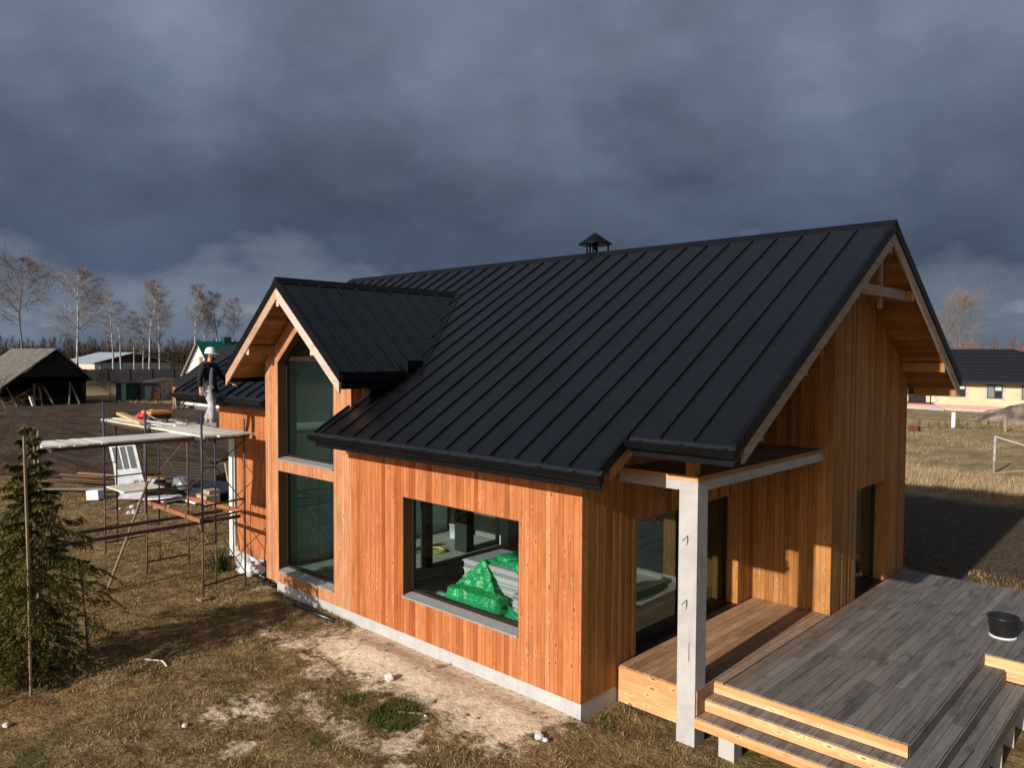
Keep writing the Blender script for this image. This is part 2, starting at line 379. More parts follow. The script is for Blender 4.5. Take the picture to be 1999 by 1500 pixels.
for k in range(-3, 30):
    x = XN - .5 * k
    if not (XL + .1 < x < XV - .15): continue
    y0 = eave(x - .002) + .02
    if abs(x - XN) < .01: y0 = -.09
    p = [rp(x - .012, y0, 0), rp(x + .012, y0, 0), rp(x + .012, RY - .19, 0), rp(x - .012, RY - .19, 0)]
    n = NRM * .032
    seam.hexa(p + [v + n for v in p])
# rear slope
ZB = 10.63
roof.hexa([rp(XL, RY, -T), rp(XV, RY, -T), rp(XV, ZB, -T), rp(XL, ZB, -T), rp(XL, RY), rp(XV, RY), rp(XV, ZB), rp(XL, ZB)])
b0 = len(roof.v); roof.v += seam.v; roof.f += [tuple(i + b0 for i in f) for f in seam.f]; roof.t += seam.t; roof.m += seam.m
rf = roof.build('roof', M['roof'], house)
# ridge cap and verge trims
m = MB()
for s in (-1, 1):
    y2 = RY + s * .2; q = [Vector((XL - .02, RY, RZ + .035)), Vector((XV + .02, RY, RZ + .035)), Vector((XV + .02, y2, zroof(y2) + .006)), Vector((XL - .02, y2, zroof(y2) + .006))]
    if s > 0: q = [q[1], q[0], q[3], q[2]]
    q = [q[3], q[2], q[1], q[0]]
    m.hexa([v - Vector((0, 0, .05)) for v in q] + q)
m.build('ridge_cap', M['trim'], rf)
def slope_board(m, xa, xb, y0, y1, top, bot, tone=.5):
    """board in the plane of the slope edge: hangs from top to bot below the sheet (vertical offsets)"""
    q = [(xa, y0, zroof(y0) - bot), (xb, y0, zroof(y0) - bot), (xb, y1, zroof(y1) - bot), (xa, y1, zroof(y1) - bot),
         (xa, y0, zroof(y0) - top), (xb, y0, zroof(y0) - top), (xb, y1, zroof(y1) - top), (xa, y1, zroof(y1) - top)]
    m.hexa(q, tone)
for a in ((XV - .055, XV + .012, -.11, RY, -.03, .17), (XV - .055, XV + .012, RY, ZB, -.03, .17), (XL - .012, XL + .055, -.02, RY, -.03, .17), (XL - .012, XL + .055, RY, ZB, -.03, .17), (XN - .04, XN + .022, -.79, -.12, -.03, .14), (XR - .012, XR + .04, -.79, .02, -.03, .14)):
    v = MB(); slope_board(v, *a); v.build('verge_trim', M['trim'], rf)
f = MB(); slope_board(f, XV - .06, XV - .015, .16, RY, .175, .40, .35); f.build('bargeboard', M['fascia'], house)
f = MB(); slope_board(f, XV - .06, XV - .015, RY, ZB - .02, .175, .40, .4); f.build('bargeboard', M['fascia'], house)
f = MB(); slope_board(f, XL + .015, XL + .06, 0, RY, .175, .4); f.build('bargeboard', M['fascia'], house)
f = MB(); slope_board(f, XN - .045, XN + .0, -.52, .35, .145, .34, .45); f.build('bargeboard', M['larch_gable'], house)
f = MB(); slope_board(f, XR + .01, XR + .05, -.7, .0, .145, .3, .45); f.build('bargeboard', M['larch'], house)
# soffit boards under the gable overhang and the eaves
def soffit(name, xa, xb, y0, y1, off=.2, seed=1, mat='soffit'):
    rnd = random.Random(seed); m = MB(); n = max(1, round(abs(y1 - y0) / .11)); 
    for i in range(n):
        a = y0 + (y1 - y0) * i / n; b = y0 + (y1 - y0) * (i + 1) / n - .004
        q = [(xa, a, zroof(a) - off - .02), (xb, a, zroof(a) - off - .02), (xb, b, zroof(b) - off - .02), (xa, b, zroof(b) - off - .02),
             (xa, a, zroof(a) - off), (xb, a, zroof(a) - off), (xb, b, zroof(b) - off), (xa, b, zroof(b) - off)]
        m.hexa(q, min(1, max(0, rnd.gauss(.5, .25))))
    return m.build(name, M[mat], house)
soffit('soffit', .0, XV - .06, -.05, RY, .27, 2); soffit('soffit', 0, XV - .06, RY, ZB - .03, .27, 3)
soffit('soffit', XR + .05, XN - .045, -.74, -.06, .18, 4); soffit('soffit', XL + .06, -9.2, .05, .8, .2, 5)
m = MB()   # roof deck that keeps light out between sheet and soffit
for (xa, xb, y0, y1) in ((XL + .06, -9.6, .05, RY), (-5.84, XN - .05, -.74, RY), (XN - .05, XV - .06, -.06, RY), (XL + .06, XV - .06, RY, ZB - .03)):
    q = [(xa, y0, zroof(y0) - .17), (xb, y0, zroof(y0) - .17), (xb, y1, zroof(y1) - .17), (xa, y1, zroof(y1) - .17)]
    m.hexa(q + [(x, y, z + .1) for x, y, z in q])
m.build('roof_deck', M['dark'], house)
# eave fascias and gutters
def gutter(xa, xb, y, z):
    fm = MB(); fm.box(xa + .06, xb - .06, y + .015, y + .045, z - .27, z - .03); fm.build('eave_board', M['trim'], house)
    g = MB(); w = .125; h = .105; t = .006; zt = z - .055
    prof = [(0, 0), (-w, .012), (-w - .012, .0), (-w - .004, -.03), (-w + .012, -h + .02), (-w + .04, -h), (-.0, -h)]
    for (a, b) in zip(prof[1:-1], prof[2:]):
        g.face([(xa, y + a[0], zt + a[1]), (xb, y + a[0], zt + a[1]), (xb, y + b[0], zt + b[1]), (xa, y + b[0], zt + b[1])][::-1])
        g.face([(xa, y + a[0] + t, zt + a[1]), (xb, y + a[0] + t, zt + a[1]), (xb, y + b[0] + t, zt + b[1]), (xa, y + b[0] + t, zt + b[1])])
    for x in (xa, xb): g.face([(x, y + a[0], zt + a[1]) for a in prof])
    o = g.build('gutter', M['trim'], house)
    d = MB(); d.hexa([(xa + .05, y - .035, z - .06), (xb - .03, y - .035, z - .06), (xb - .03, y + .012, z - .02), (xa + .05, y + .012, z - .02), (xa + .05, y - .034, z - .052), (xb - .03, y - .034, z - .052), (xb - .03, y + .012, z + .002), (xa + .05, y + .012, z + .002)])
    d.build('drip_edge', M['strip'], o)
    x = xa + .25
    while x < xb - .1: k = MB(); k.box(x, x + .02, y - w - .012, y + .0, zt + .006, zt + .014); k.build('gutter_bracket', M['trim'], o); x += .62
gutter(XR - .06, XN + .1, -.778, zroof(-.778)); gutter(XN - .02, XV + .03, -.095, zroof(-.095)); gutter(XL - .05, -9.22, 0, zroof(0))
# purlins and ties of the gable
for y, zt in ((RY, .31), (7.17, .31), (9.53, .31), (4.44, .31), (2.15, .31), (.75, .31)):
    z = zroof(y) - zt if y != RY else RZ - .36
    b = MB(); b.box(.0 if y < 5.5 else 1.5, XV - .07, y - .045, y + .045, z - .2, z); b.build('purlin', M['soffit'], house)
    b = MB(); b.box(XV - .071, XV - .062, y - .046, y + .046, z - .201, z + .001); b.build('purlin_end', M['fascia'], house)  # end plate paler than its beam, sunlight on it painted in
b = MB(); b.box(2.24, 2.29, 4.6, 7.0, 6.49, 6.67, .2); b.build('tie_beam', M['fascia'], house)
b = MB(); b.box(2.19, 2.24, RY - .05, RY + .05, 6.28, 7.45, .3); b.build('king_post', M['fascia'], house)
b = MB(); b.box(1.5, XV - .075, ZB - .09, ZB - .03, zroof(ZB) - .42, zroof(ZB) - .2, .7); b.build('eave_beam', M['soffit'], house)
# dormer roof -------------------------------------------------------------
DY = -.654; DE = 2.273
def dp(x, y, off=0): return Vector((x, y, zdorm(x))) + Vector((DS if x > DX else -DS, 0, 1)).normalized() * off
dr = MB(); ds = MB()
for s in (-1, 1):
    ye = valley_y(DX + s * DE) + .12; yr = valley_y(DX) + .12
    a = [Vector((DX, DY, DZ)), Vector((DX + s * DE, DY, zdorm(DX + s * DE))), Vector((DX + s * DE, ye, zdorm(DX + s * DE))), Vector((DX, yr, DZ))]
    n = Vector((s * DS, 0, 1)).normalized()
    if s < 0: a = [a[1], a[0], a[3], a[2]]
    dr.hexa([p - n * T for p in a] + a)
    for k in range(0, 12):
        y = DY + .47 * (k + 1)
        # seam runs from ridge down to eave or valley
        x1 = DX + s * (DE - .01)
        if valley_y(x1) < y:
            # stop at the valley: zdorm(x) = zroof(y)
            d = (DZ - zroof(y)) / DS - .12
            x1 = DX + s * d
            if d < .2: continue
        p = [Vector((DX + s * .09, y - .012, zdorm(DX + .09))), Vector((x1, y - .012, zdorm(x1))), Vector((x1, y + .012, zdorm(x1))), Vector((DX + s * .09, y + .012, zdorm(DX + .09)))]
        if s < 0: p = p[::-1]
        ds.hexa(p + [v + n * .03 for v in p])
b0 = len(dr.v); dr.v += ds.v; dr.f += [tuple(i + b0 for i in f) for f in ds.f]; dr.t += ds.t; dr.m += ds.m
dro = dr.build('dormer_roof', M['roof'], house)
m = MB(); m.hexa([(DX - .13, DY - .02, DZ - .09), (DX + .13, DY - .02, DZ - .09), (DX + .13, 4.45, DZ - .09), (DX - .13, 4.45, DZ - .09), (DX - .02, DY - .02, DZ + .045), (DX + .02, DY - .02, DZ + .045), (DX + .02, 4.45, DZ + .045), (DX - .02, 4.45, DZ + .045)])
m.build('ridge_cap', M['trim'], dro)
v = MB(); fl = []; fr = []
def dboard(m, s, y0, y1, top, bot, e=DE, tone=.5):
    x1 = DX + s * e; z1 = zdorm(x1)
    q = [(DX, y0, DZ - bot), (x1, y0, z1 - bot), (x1, y1, z1 - bot), (DX, y1, DZ - bot), (DX, y0, DZ - top), (x1, y0, z1 - top), (x1, y1, z1 - top), (DX, y1, DZ - top)]
    if s < 0: q = [q[1], q[0], q[3], q[2], q[5], q[4], q[7], q[6]]
    m.hexa(q, tone)
for s in (-1, 1):
    v = MB(); dboard(v, s, DY - .012, DY + .05, -.03, .17, DE + .015); v.build('verge_trim', M['trim'], dro)
for s in (-1, 1):
    f = MB(); dboard(f, s, DY + .0, DY + .045, .175, .41, DE - .02, .45 if s < 0 else .85); f.build('bargeboard', M['fascia_d'], dro)
for s in (-1, 1):     # soffits, boards running front to back
    m = MB(); n = 18; rnd = random.Random(20 + s)
    for i in range(n):
        a = DX + s * (.02 + (DE - .05) * i / n); b = DX + s * (.02 + (DE - .05) * (i + 1) / n - .004)
        if s < 0: a, b = b, a
        q = [(a, DY + .045, zdorm(a) - .3), (b, DY + .045, zdorm(b) - .3), (b, 2.2, zdorm(b) - .3), (a, 2.2, zdorm(a) - .3)]
        m.hexa(q + [(x, y, z + .02) for x, y, z in q], min(1, max(0, rnd.gauss(.5, .25))))
    m.build('soffit', M['soffit_y'], dro)
    m = MB(); a = DX + s * .02; b = DX + s * (DE - .03)
    if s < 0: a, b = b, a
    q = [(a, DY + .06, zdorm(a) - .2), (b, DY + .06, zdorm(b) - .2), (b, 1.6, zdorm(b) - .2), (a, 1.6, zdorm(a) - .2)]
    m.hexa(q + [(x, y, z + .12) for x, y, z in q]); m.build('roof_deck', M['dark'], dro)
for x in (DX, DX - 1.28, DX + 1.28):
    z = zdorm(x) - .31 if x != DX else DZ - .36
    b = MB(); b.box(x - .05, x + .05, DY + .05, .02, z - .2, z, .8 if x != DX else .6); b.build('purlin', M['soffit_y'], dro)
    e = MB(); e.box(x - .051, x + .051, DY + .03, DY + .05, z - .201, z + .0, .9); e.build('purlin_end', M['fascia_d'], dro)
for s in (-1, 1):
    xe = DX + s * DE
    m = MB(); m.box(min(xe, xe - s * .1), max(xe, xe - s * .1), DY + .05, .8, zdorm(xe) - .32, zdorm(xe) - .05); m.box(min(xe, xe + s * .06), max(xe, xe + s * .06), DY + .02, 1.1, zdorm(xe) - .15, zdorm(xe) - .03)
    m.build('eave_trim', M['trim'], dro)
# valley flashings
m = MB()
for s in (-1, 1):
    q = []
    for x in (DX, DX + s * (DE + .1)):
        y = valley_y(x); q += [rp(x + s * .02, y + .03, .006), rp(x + s * .24, y - .0, .006)]
    q = [q[0], q[1], q[3], q[2]]
    if s > 0: q = q[::-1]
    m.hexa([p - NRM * .004 for p in q] + [p + NRM * .008 for p in q])
m.build('valley_flashing', M['trim'], dro)
m = MB(); m.hexa([rp(-5.83, .1, .0), rp(-5.62, .1, .0), rp(-5.62, 1.3, 0), rp(-5.83, 1.3, 0)] + [rp(-5.83, .1, .02), rp(-5.62, .1, .008), rp(-5.62, 1.3, .008), rp(-5.83, 1.3, .02)]); m.build('wall_flashing', M['strip'], dro)
m = MB(); m.box(-5.45, -5.22, .95, 1.35, zroof(1.0) + .0, zroof(1.0) + .32); m.build('valley_box', M['trim'], dro)

# windows -------------------------------------------------------------------
def window(w, gl, depth=.2, top=None, transom=None, axis='y', c=0.0, sill=True):
    """opening w=(u0,u1,z0,z1); frame set back by depth behind the face at c"""
    u0, u1, z0, z1 = w; S = 1 if axis == 'y' else -1
    P = (lambda u, d, z: (u, c + d, z)) if axis == 'y' else (lambda u, d, z: (c - d, u, z))
    def hx(m, ua, ub, da, db, za, zb_, tone=.5):
        q = [P(ua, da, za), P(ub, da, za), P(ub, db, za), P(ua, db, za), P(ua, da, zb_), P(ub, da, zb_), P(ub, db, zb_), P(ua, db, zb_)]
        if axis != 'y': pass
        m.hexa(q, tone)
    fr = MB(); fw = .055; mid = (u0 + u1) / 2
    hx(fr, u0, u0 + fw, depth, depth + .07, z0, z1); hx(fr, u1 - fw, u1, depth, depth + .07, z0, z1); hx(fr, u0, u1, depth, depth + .07, z0, z0 + .08)
    if top is None: hx(fr, u0, u1, depth, depth + .07, z1 - .06, z1)
    else:
        for a, b in ((u0, mid), (mid, u1)):
            q = [P(a, depth, top(a) - .09), P(b, depth, top(b) - .09), P(b, depth + .07, top(b) - .09), P(a, depth + .07, top(a) - .09)]
            fr.hexa(q + [P(a, depth, top(a)), P(b, depth, top(b)), P(b, depth + .07, top(b)), P(a, depth + .07, top(a))])
        hx(fr, u0, u1, depth - .01, depth + .075, transom - .05, transom + .05)
    f = fr.build('window_frame', M['frame'], house)
    g = MB(); d = depth + .035
    if top is None: g.face([P(u0 + .02, d, z0 + .02), P(u1 - .02, d, z0 + .02), P(u1 - .02, d, z1 - .02), P(u0 + .02, d, z1 - .02)])
    else:
        g.face([P(u0 + .02, d, z0 + .02), P(u1 - .02, d, z0 + .02), P(u1 - .02, d, top(u1) - .02), P(mid, d, top(mid) - .03), P(u0 + .02, d, top(u0) - .02)])
    g.build('pane', M[gl], f)
    r = MB()
    hx(r, u0 - .004, u0 + .012, .003, depth, z0, z1, .35); hx(r, u1 - .012, u1 + .004, .003, depth, z0, z1, .5)
    if top is None: hx(r, u0, u1, .003, depth, z1 - .012, z1 + .004, .4)
    else:
        for a, b in ((u0, mid), (mid, u1)):
            q = [P(a, .003, top(a) - .014), P(b, .003, top(b) - .014), P(b, depth, top(b) - .014), P(a, depth, top(a) - .014)]
            r.hexa(q + [tuple(Vector(x) + Vector((0, 0, .018))) for x in q], .3)
    if not sill:
        th = MB(); hx(th, u0 + .012, u1 - .012, .004, depth + .05, z0 - .03, z0 + .006); th.build('threshold', M['frame'], f)
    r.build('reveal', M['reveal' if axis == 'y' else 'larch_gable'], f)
    if sill:
        s = MB(); s.hexa([P(u0, -.035, z0 - .03), P(u1, -.035, z0 - .03), P(u1, depth, z0 - .01), P(u0, depth, z0 - .01), P(u0, -.035, z0 - .002), P(u1, -.035, z0 - .002), P(u1, depth, z0 + .03), P(u0, depth, z0 + .03)])
        s.build('sill', M['sill'], f)
    return f
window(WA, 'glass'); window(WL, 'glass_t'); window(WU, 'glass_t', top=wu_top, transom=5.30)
gd = window((1.42, 4.935, ZD + .0, 2.769), 'glass_d', axis='x', c=0, sill=False, depth=.24)
m = MB(); m.box(-.30, -.235, 3.13, 3.20, ZD + .06, 2.72); m.build('door_stile', M['frame'], gd)
window((6.86, 8.633, ZD + .0, 2.768), 'glass_d', axis='x', c=1.535, sill=False, depth=.22)
m = MB(); m.box(1.50, 1.541, 8.72, 8.86, ZD, zroof(8.8) - .4); m.build('cladding_batten', M['larch_gable'], house)

# column, balcony ------------------------------------------------------------
m = MB(); m.box(1.066, 1.366, .918, 1.208, -.9, 3.463)
colo = m.build('concrete_column', M['conc'], house)
m = MB()
for z in (2.72, 1.78): m.tube([(1.13, .909, z), (1.22, .902, z + .10), (1.225, .902, z + .01)], .004, 5); m.tube([(1.22, .902, z + .10), (1.205, .909, z - .05)], .004, 5)
m.tube([(1.26, .91, 1.25), (1.262, .905, .98)], .003, 5)
m.build('rebar_hook', M['steel_d'], colo)
m = MB(); m.box(.002, 1.366, .918, 1.2, 3.464, 3.62, .5); m.box(1.08, 1.366, 1.2, 5.552, 3.464, 3.62); m.build('balcony_beam', M['conc'], house)
m = MB(); rnd = random.Random(5)
for i in range(40):
    a = .93 + i * .1156; m.box(.004, 1.36, a, a + .111, 3.621, 3.672, min(1, max(0, rnd.gauss(.4, .2))))
m.build('balcony_floor', M['shadeboard'], house)
m = MB(); m.box(.002, 1.372, .908, .926, 3.612, 3.684, .6); m.build('balcony_trim', M['riser'], house)
m = MB(); m.box(1.364, 1.378, .908, 5.55, 3.612, 3.684, .6); m.build('balcony_trim', M['soffit_y'], house)
m = MB(); m.box(1.12, 1.27, 1.0, 1.15, 3.673, zroof(1.05) - .27, .5); m.build('balcony_post', M['larch_gable'], house)
m = MB(); m.tube([(.72, .93, 3.43), (.8, .9, 3.36), (.92, .9, 3.4), (1.05, .91, 3.47)], .006, 5); m.build('cable', M['black'], house)
# chimney cap ----------------------------------------------------------------
cx, cy, cz = -4.55, 6.25, 7.55
m = MB(); m.tube([(cx, cy, cz - .4), (cx, cy, cz + .62)], .07, 12); ch = m.build('chimney_pipe', M['trim'], house)
m = MB(); m.lathe([(.0, .86), (.10, .80), (.41, .58), (.41, .56), (.1, .61), (0, .62)], (cx, cy, cz), 20); m.build('chimney_cap', M['trim'], ch, True)
for a in (30, 150, 270):
    m = MB(); x, y = cx + .32 * math.cos(R(a)), cy + .32 * math.sin(R(a)); m.box(x - .016, x + .016, y - .016, y + .016, cz - .35, cz + .6); m.build('chimney_leg', M['trim'], ch)
m = MB(); m.lathe([(.0, .28), (.1, .27), (.13, .18), (.13, -.2)], (cx - .05, cy - .12, cz), 12); m.build('flue_collar', plain('bright_flue', (.7, .7, .7), .2, .5, .9), ch)
# interior --------------------------------------------------------------------
m = MB(); m.box(-9.1, -.17, .2, 5.4, .3, .5); m.box(-12.8, -9.1, .95, 5.4, .3, .5); m.box(.0, 1.3, 5.75, 9.7, .3, .5); m.box(-12.8, .0, 5.4, 9.7, .3, .5); m.build('floor', M['screed'], house)
m = MB(); m.box(-5.9, -.17, .25, 9.7, 2.92, 3.1); m.box(-12.8, -9.2, .9, 9.7, 2.92, 3.1); m.box(-.16, 1.35, 5.8, 9.7, 2.92, 3.1); m.box(-9.2, -5.9, 2.6, 9.7, 2.92, 3.1); m.build('ceiling', M['inconc'], house)
m = MB(); m.box(-9.15, -9.0, .2, 5.4, .5, 5.3); m.build('interior_wall', plain('reflection_teal_render', (.52, .72, .76), .85, .2, 0, .15, 2), house)  # teal wall colour stands in for the reflection in the tower glass
m = MB(); m.box(-11.9, -9.15, .92, 1.05, .5, 2.92); m.box(-9.0, -1.2, 5.5, 5.65, .5, 2.92); m.box(-9.0, -6.05, 2.6, 2.75, 3.1, 5.2)
m.build('interior_wall', M['inconc'], house)
m = MB(); m.box(-6.62, -6.42, 2.45, 2.65, .5, 2.92); m.box(-7.15, -6.72, 4.0, 4.25, .5, 2.92); m.build('interior_column', plain('dark_column', (.03, .03, .028), .8), house)
m = MB(); m.box(-6.75, -6.45, 5.2, 5.5, .5, 2.92); m.build('interior_pier', M['whiteplaster'], house)
# ------------------------------------------------------------------ building materials inside the house
def sheetstack(x0, x1, y0, y1, z0, z1, seed):
    rnd = random.Random(seed); m = MB(); z = z0
    while z < z1:
        j = rnd.uniform(-.03, .03); k = rnd.uniform(-.02, .02); m.box(x0 + j, x1 + j, y0 + k, y1 + k, z, z + .022, rnd.random()); z += .024
    return m
t = NT('grey_board'); t.col(t.ramp(t.attr(), [(0, (.2, .2, .22)), (1, (.4, .4, .43))])); M['board'] = t.set(.7)
st = sheetstack(-3.6, -2.05, 1.0, 2.0, .501, 1.55, 3).build('board_stack', M['board'])
tag(st, 'stack of grey boards behind the wide ground floor window, half covered in green film', 'board stack')
def drape(pts, name):
    m = MB(); n = 22; (a, b, c) = [Vector(p) for p in pts]; g = []
    for i in range(n + 1):
        for j in range(n + 1 - i):
            p = a * (1 - i / n - j / n) + b * (i / n) + c * (j / n)
            p.y += .07 * abs(noise.noise(Vector((p.x * 7, 0, p.z * 3)))) - .07 * abs(noise.noise(Vector((p.x * 4 + p.z * 5, 3, p.z * 2)))); p.x += .04 * noise.noise(p * 7); p.z -= .10 * (4 * (i / n) * (j / n)) * (.5 + noise.noise(p * 3)) ; m.v.append(tuple(p)); g.append((i, j))
    ix = {k: q for q, k in enumerate(g)}
    for i in range(n):
        for j in range(n - i):
            m.f.append((ix[i, j], ix[i + 1, j], ix[i, j + 1])); m.t.append(.5); m.m.append(0)
            if (i + 1, j + 1) in ix: m.f.append((ix[i + 1, j], ix[i + 1, j + 1], ix[i, j + 1])); m.t.append(.5); m.m.append(0)
    return m
dr_ = drape([(-3.05, 1.0, 1.66), (-3.85, .66, .86), (-2.3, .66, .98)], 'x').build('plastic_film', M['greenfilm'], None, False)
md = dr_.modifiers.new('s', 'SOLIDIFY'); md.thickness = .004
tag(dr_, 'green plastic film draped in a point down the front of the board stack', 'plastic film')
m = MB(); m.box(-3.1, -2.1, 1.05, 1.95, 1.575, 1.6); m.blob((-2.85, 1.4, 1.62), (.25, .2, .07), 3, .5, 12, 6); f2 = m.build('plastic_film', M['greenfilm'], None, True)
tag(f2, 'crumpled green film lying on top of the grey board stack', 'plastic film')
m = MB()
for k in range(26):
    x = -3.55 + 1.35 * k / 25; a = .5 * noise.noise(Vector((x * 5, 1, 2))); ring = []
    for j in range(14):
        th = 2 * math.pi * j / 14; r = (.22 + .05 * abs(noise.noise(Vector((x * 5, math.cos(th) * 2.6, math.sin(th) * 2.6))))) * min(1.25, 1 / max(abs(math.cos(th)), abs(math.sin(th)), .01)) * (.55 if k in (0, 25) else 1)
        m.v.append((x, .64 + r * .8 * math.cos(th), .90 + r * (1.15 + .2 * a) * math.sin(th)))
for k in range(25):
    for j in range(14): j2 = (j + 1) % 14; m.f.append((14 * k + j, 14 * k + j2, 14 * k + 14 + j2, 14 * k + 14 + j)); m.t.append(.5); m.m.append(0)
rl = m.build('film_bundle', M['greenfilm'], None, False); tag(rl, 'long bundle of material wrapped in green film just behind the window sill', 'bundle')
m = MB(); m.tube([(-3.95, .7, .8), (-3.68, .62, .8)], [.13, .13], 16); o = m.build('film_roll', film('clear_film', (.16, .3, .26)), None, True); tag(o, 'short roll of clear film at the left end of the green bundle', 'roll')
m = MB(); m.box(-3.5, -2.25, .46, .78, .501, .64); pl_ = m.build('pallet_board', M['timber']); tag(pl_, 'timber board under the green film roll inside the window', 'board')
st2 = sheetstack(-1.95, -1.2, .6, 1.6, .501, 1.3, 5).build('board_stack', M['board']); tag(st2, 'second grey board stack at the right edge of the wide window', 'board stack')
m = MB(); m.blob((-1.85, 1.15, 1.72), (.36, .3, .48), 5, .45, 22, 16, 3); bg = m.build('sack', M['greenfilm'], None, False); tag(bg, 'green plastic sack standing on the second board stack at the window corner', 'sack')
m = MB(); m.blob((-1.8, .62, .78), (.4, .14, .26), 9, .45, 18, 12, 3); bg = m.build('plastic_film', M['greenfilm'], None, True); tag(bg, 'torn green film at the foot of the second board stack in the window corner', 'plastic film')
E2 = empty('paint_bucket', (-8.1, 4.9, .5), 'white paint bucket on the screed floor seen through the wide window', 'bucket')
m = MB(); m.lathe([(.15, 0), (.17, .36), (.175, .36), (.175, .38), (.16, .38), (.14, .05), (0, .05)], (-8.1, 4.9, .5), 18); m.build('bucket_body', M['white'], E2, True)
m = MB(); m.bar((-8.15, 4.9, .6), (-8.25, 4.92, 1.06), .03, .05); m.build('trowel', M['timber'], E2)
m = MB(); pts = [(-7.4 + .28 * math.cos(a * .5) * (1 + .1 * math.sin(a)), 3.5 + .28 * math.sin(a * .5), .53 + .012 * (a % 3)) for a in range(30)]; m.tube(pts, .02, 6)
h = m.build('hose', plain('yellow_hose', (.6, .46, .03), .4), None, True); tag(h, 'coiled yellow hose on the floor inside the wide window', 'hose')
m = MB(); m.blob((-6.1, 5.2, .6), (.25, .15, .12), 2, .5); h = m.build('bag', plain('red_bag', (.4, .04, .03), .5), None, True); tag(h, 'small red bag on the floor at the back of the room', 'bag')

# ------------------------------------------------------------------ wooden terrace
deck = empty('wooden_deck', (2.5, 4, 0), 'raised wooden terrace of grey weathered boards with orange risers beside the house', 'deck')
def deckboards(name, x0, x1, y0, y1, z, bw=.142, seed=1, cross=True, parent=deck, t=.026):
    rnd = random.Random(seed); m = MB(); x = x0
    while x < x1 - .01:
        e = min(x + bw, x1)
        if x1 - e < .05: e = x1
        y = y0; first = True
        while y < y1 - .01:
            L = rnd.uniform(.8, 3.0) if first else rnd.uniform(2.4, 4.0); first = False
            f = min(y + L, y1) if cross else y1
            if y1 - f < .4: f = y1
            m.box(x + .0028, e - .0028, y + (.002 if y > y0 else 0), f - (.002 if f < y1 else 0), z - t + rnd.uniform(-.0015, .0015), z + rnd.uniform(-.0015, .0015), min(1, max(0, rnd.gauss(.5, .21)))); y = f
        x = e
    return m.build(name, M['deck'], parent)
deckboards('deck_boards', .03, 1.389, .94, 5.55, ZD, seed=1)
deckboards('deck_boards', 1.389, 1.389 + .142, 1.455, 5.55, ZD, seed=2)
deckboards('deck_boards', 1.531 + .02, 4.06, 1.455, 9.82, ZD, seed=3)
deckboards('deck_boards', 4.06, 7.8, 5.479, 9.82, ZD, seed=4)
# front steps and side steps
deckboards('tread', 1.37, 4.06, 1.19, 1.45, .382, bw=.135, seed=5, cross=False); deckboards('tread', 4.06, 4.365, 1.19, 5.47, .382, bw=.1525, seed=6)
deckboards('tread', 1.372, 4.365, .93, 1.185, .19, bw=.135, seed=7, cross=False); deckboards('tread', 4.365, 4.66, .93, 5.47, .19, bw=.148, seed=8)
rnd = random.Random(9)
def riser(x0, x1, y0, y1, z0, z1, n, mat):
    m = MB()
    for i in range(n): m.box(x0, x1, y0, y1, z0 + (z1 - z0) * i / n + .001, z0 + (z1 - z0) * (i + 1) / n - .001, rnd.uniform(.3, .95))
    m.build('riser', M[mat], deck)
riser(.03, 1.064, .916, .94, .0, ZD - .02, 3, 'riser'); riser(1.37, 4.075, 1.432, 1.454, .39, ZD - .02, 2, 'riser')
riser(1.366, 4.38, 1.168, 1.19, .2, .36, 2, 'riser'); riser(1.362, 4.675, .91, .932, .03, .17, 2, 'riser')
riser(1.372, 1.392, .94, 1.454, .2, ZD - .02, 3, 'deck')
riser(4.058, 4.078, 1.432, 5.479, .39, ZD - .02, 2, 'deck'); riser(4.364, 4.384, 1.168, 5.479, .2, .36, 2, 'deck'); riser(4.658, 4.678, .91, 5.479, .0, .17, 2, 'deck')
riser(4.06, 7.8, 5.457, 5.479, .21, ZD - .02, 3, 'riser'); riser(4.66, 7.8, 5.43, 5.456, -.05, .2, 2, 'riser'); riser(.03, 7.8, 9.82, 9.84, .1, ZD - .02, 3, 'deck')
m = MB()
for x in (.3, 1.7, 3.0, 4.3): m.box(x, x + .06, 1.0, 9.7, -.02, .14)
m.build('joist', M['dark'], deck)
for (x, y) in [(1.72, .97), (3.2, .97), (4.5, 3.7), (4.5, 4.54), (4.5, 5.33), (4.5, 2.85), (4.5, 2.0), (4.5, 1.1), (.4, 4), (2.6, 6), (3.6, 9.4), (6.5, 9.4)]:
    m = MB(); w = .24 if y < .98 else .16
    m.box(x, x + w, y, y + .24 if y < .98 else y + .05, -1.0, .02 if y < .98 else -.003); m.build('foundation_post', M['conc'], deck)
m = MB(); m.tube([(4.42, 1.25, .23), (4.44, 1.6, .2), (4.5, 2.1, .2), (4.52, 2.5, .2), (4.53, 2.62, .21)], .008, 6); c_ = m.build('cable', M['black']); tag(c_, 'thin black cable lying on the lowest side step of the terrace', 'cable')
tub = empty('tub', (4.12, 6.55, ZD), 'black plastic mortar tub with a white base on the grey terrace', 'tub')
m = MB(); m.lathe([(0, .03), (.185, .03), (.195, .05), (.235, .33), (.25, .345), (.25, .36), (.225, .36), (.185, .07), (0, .06)], (4.12, 6.55, ZD), 32); m.build('tub_body', M['black'], tub, True)
m = MB(); m.lathe([(0, .0), (.205, .0), (.21, .015), (.205, .03), (0, .03)], (4.12, 6.55, ZD + .002), 32); m.build('tub_base', M['white'], tub, True)

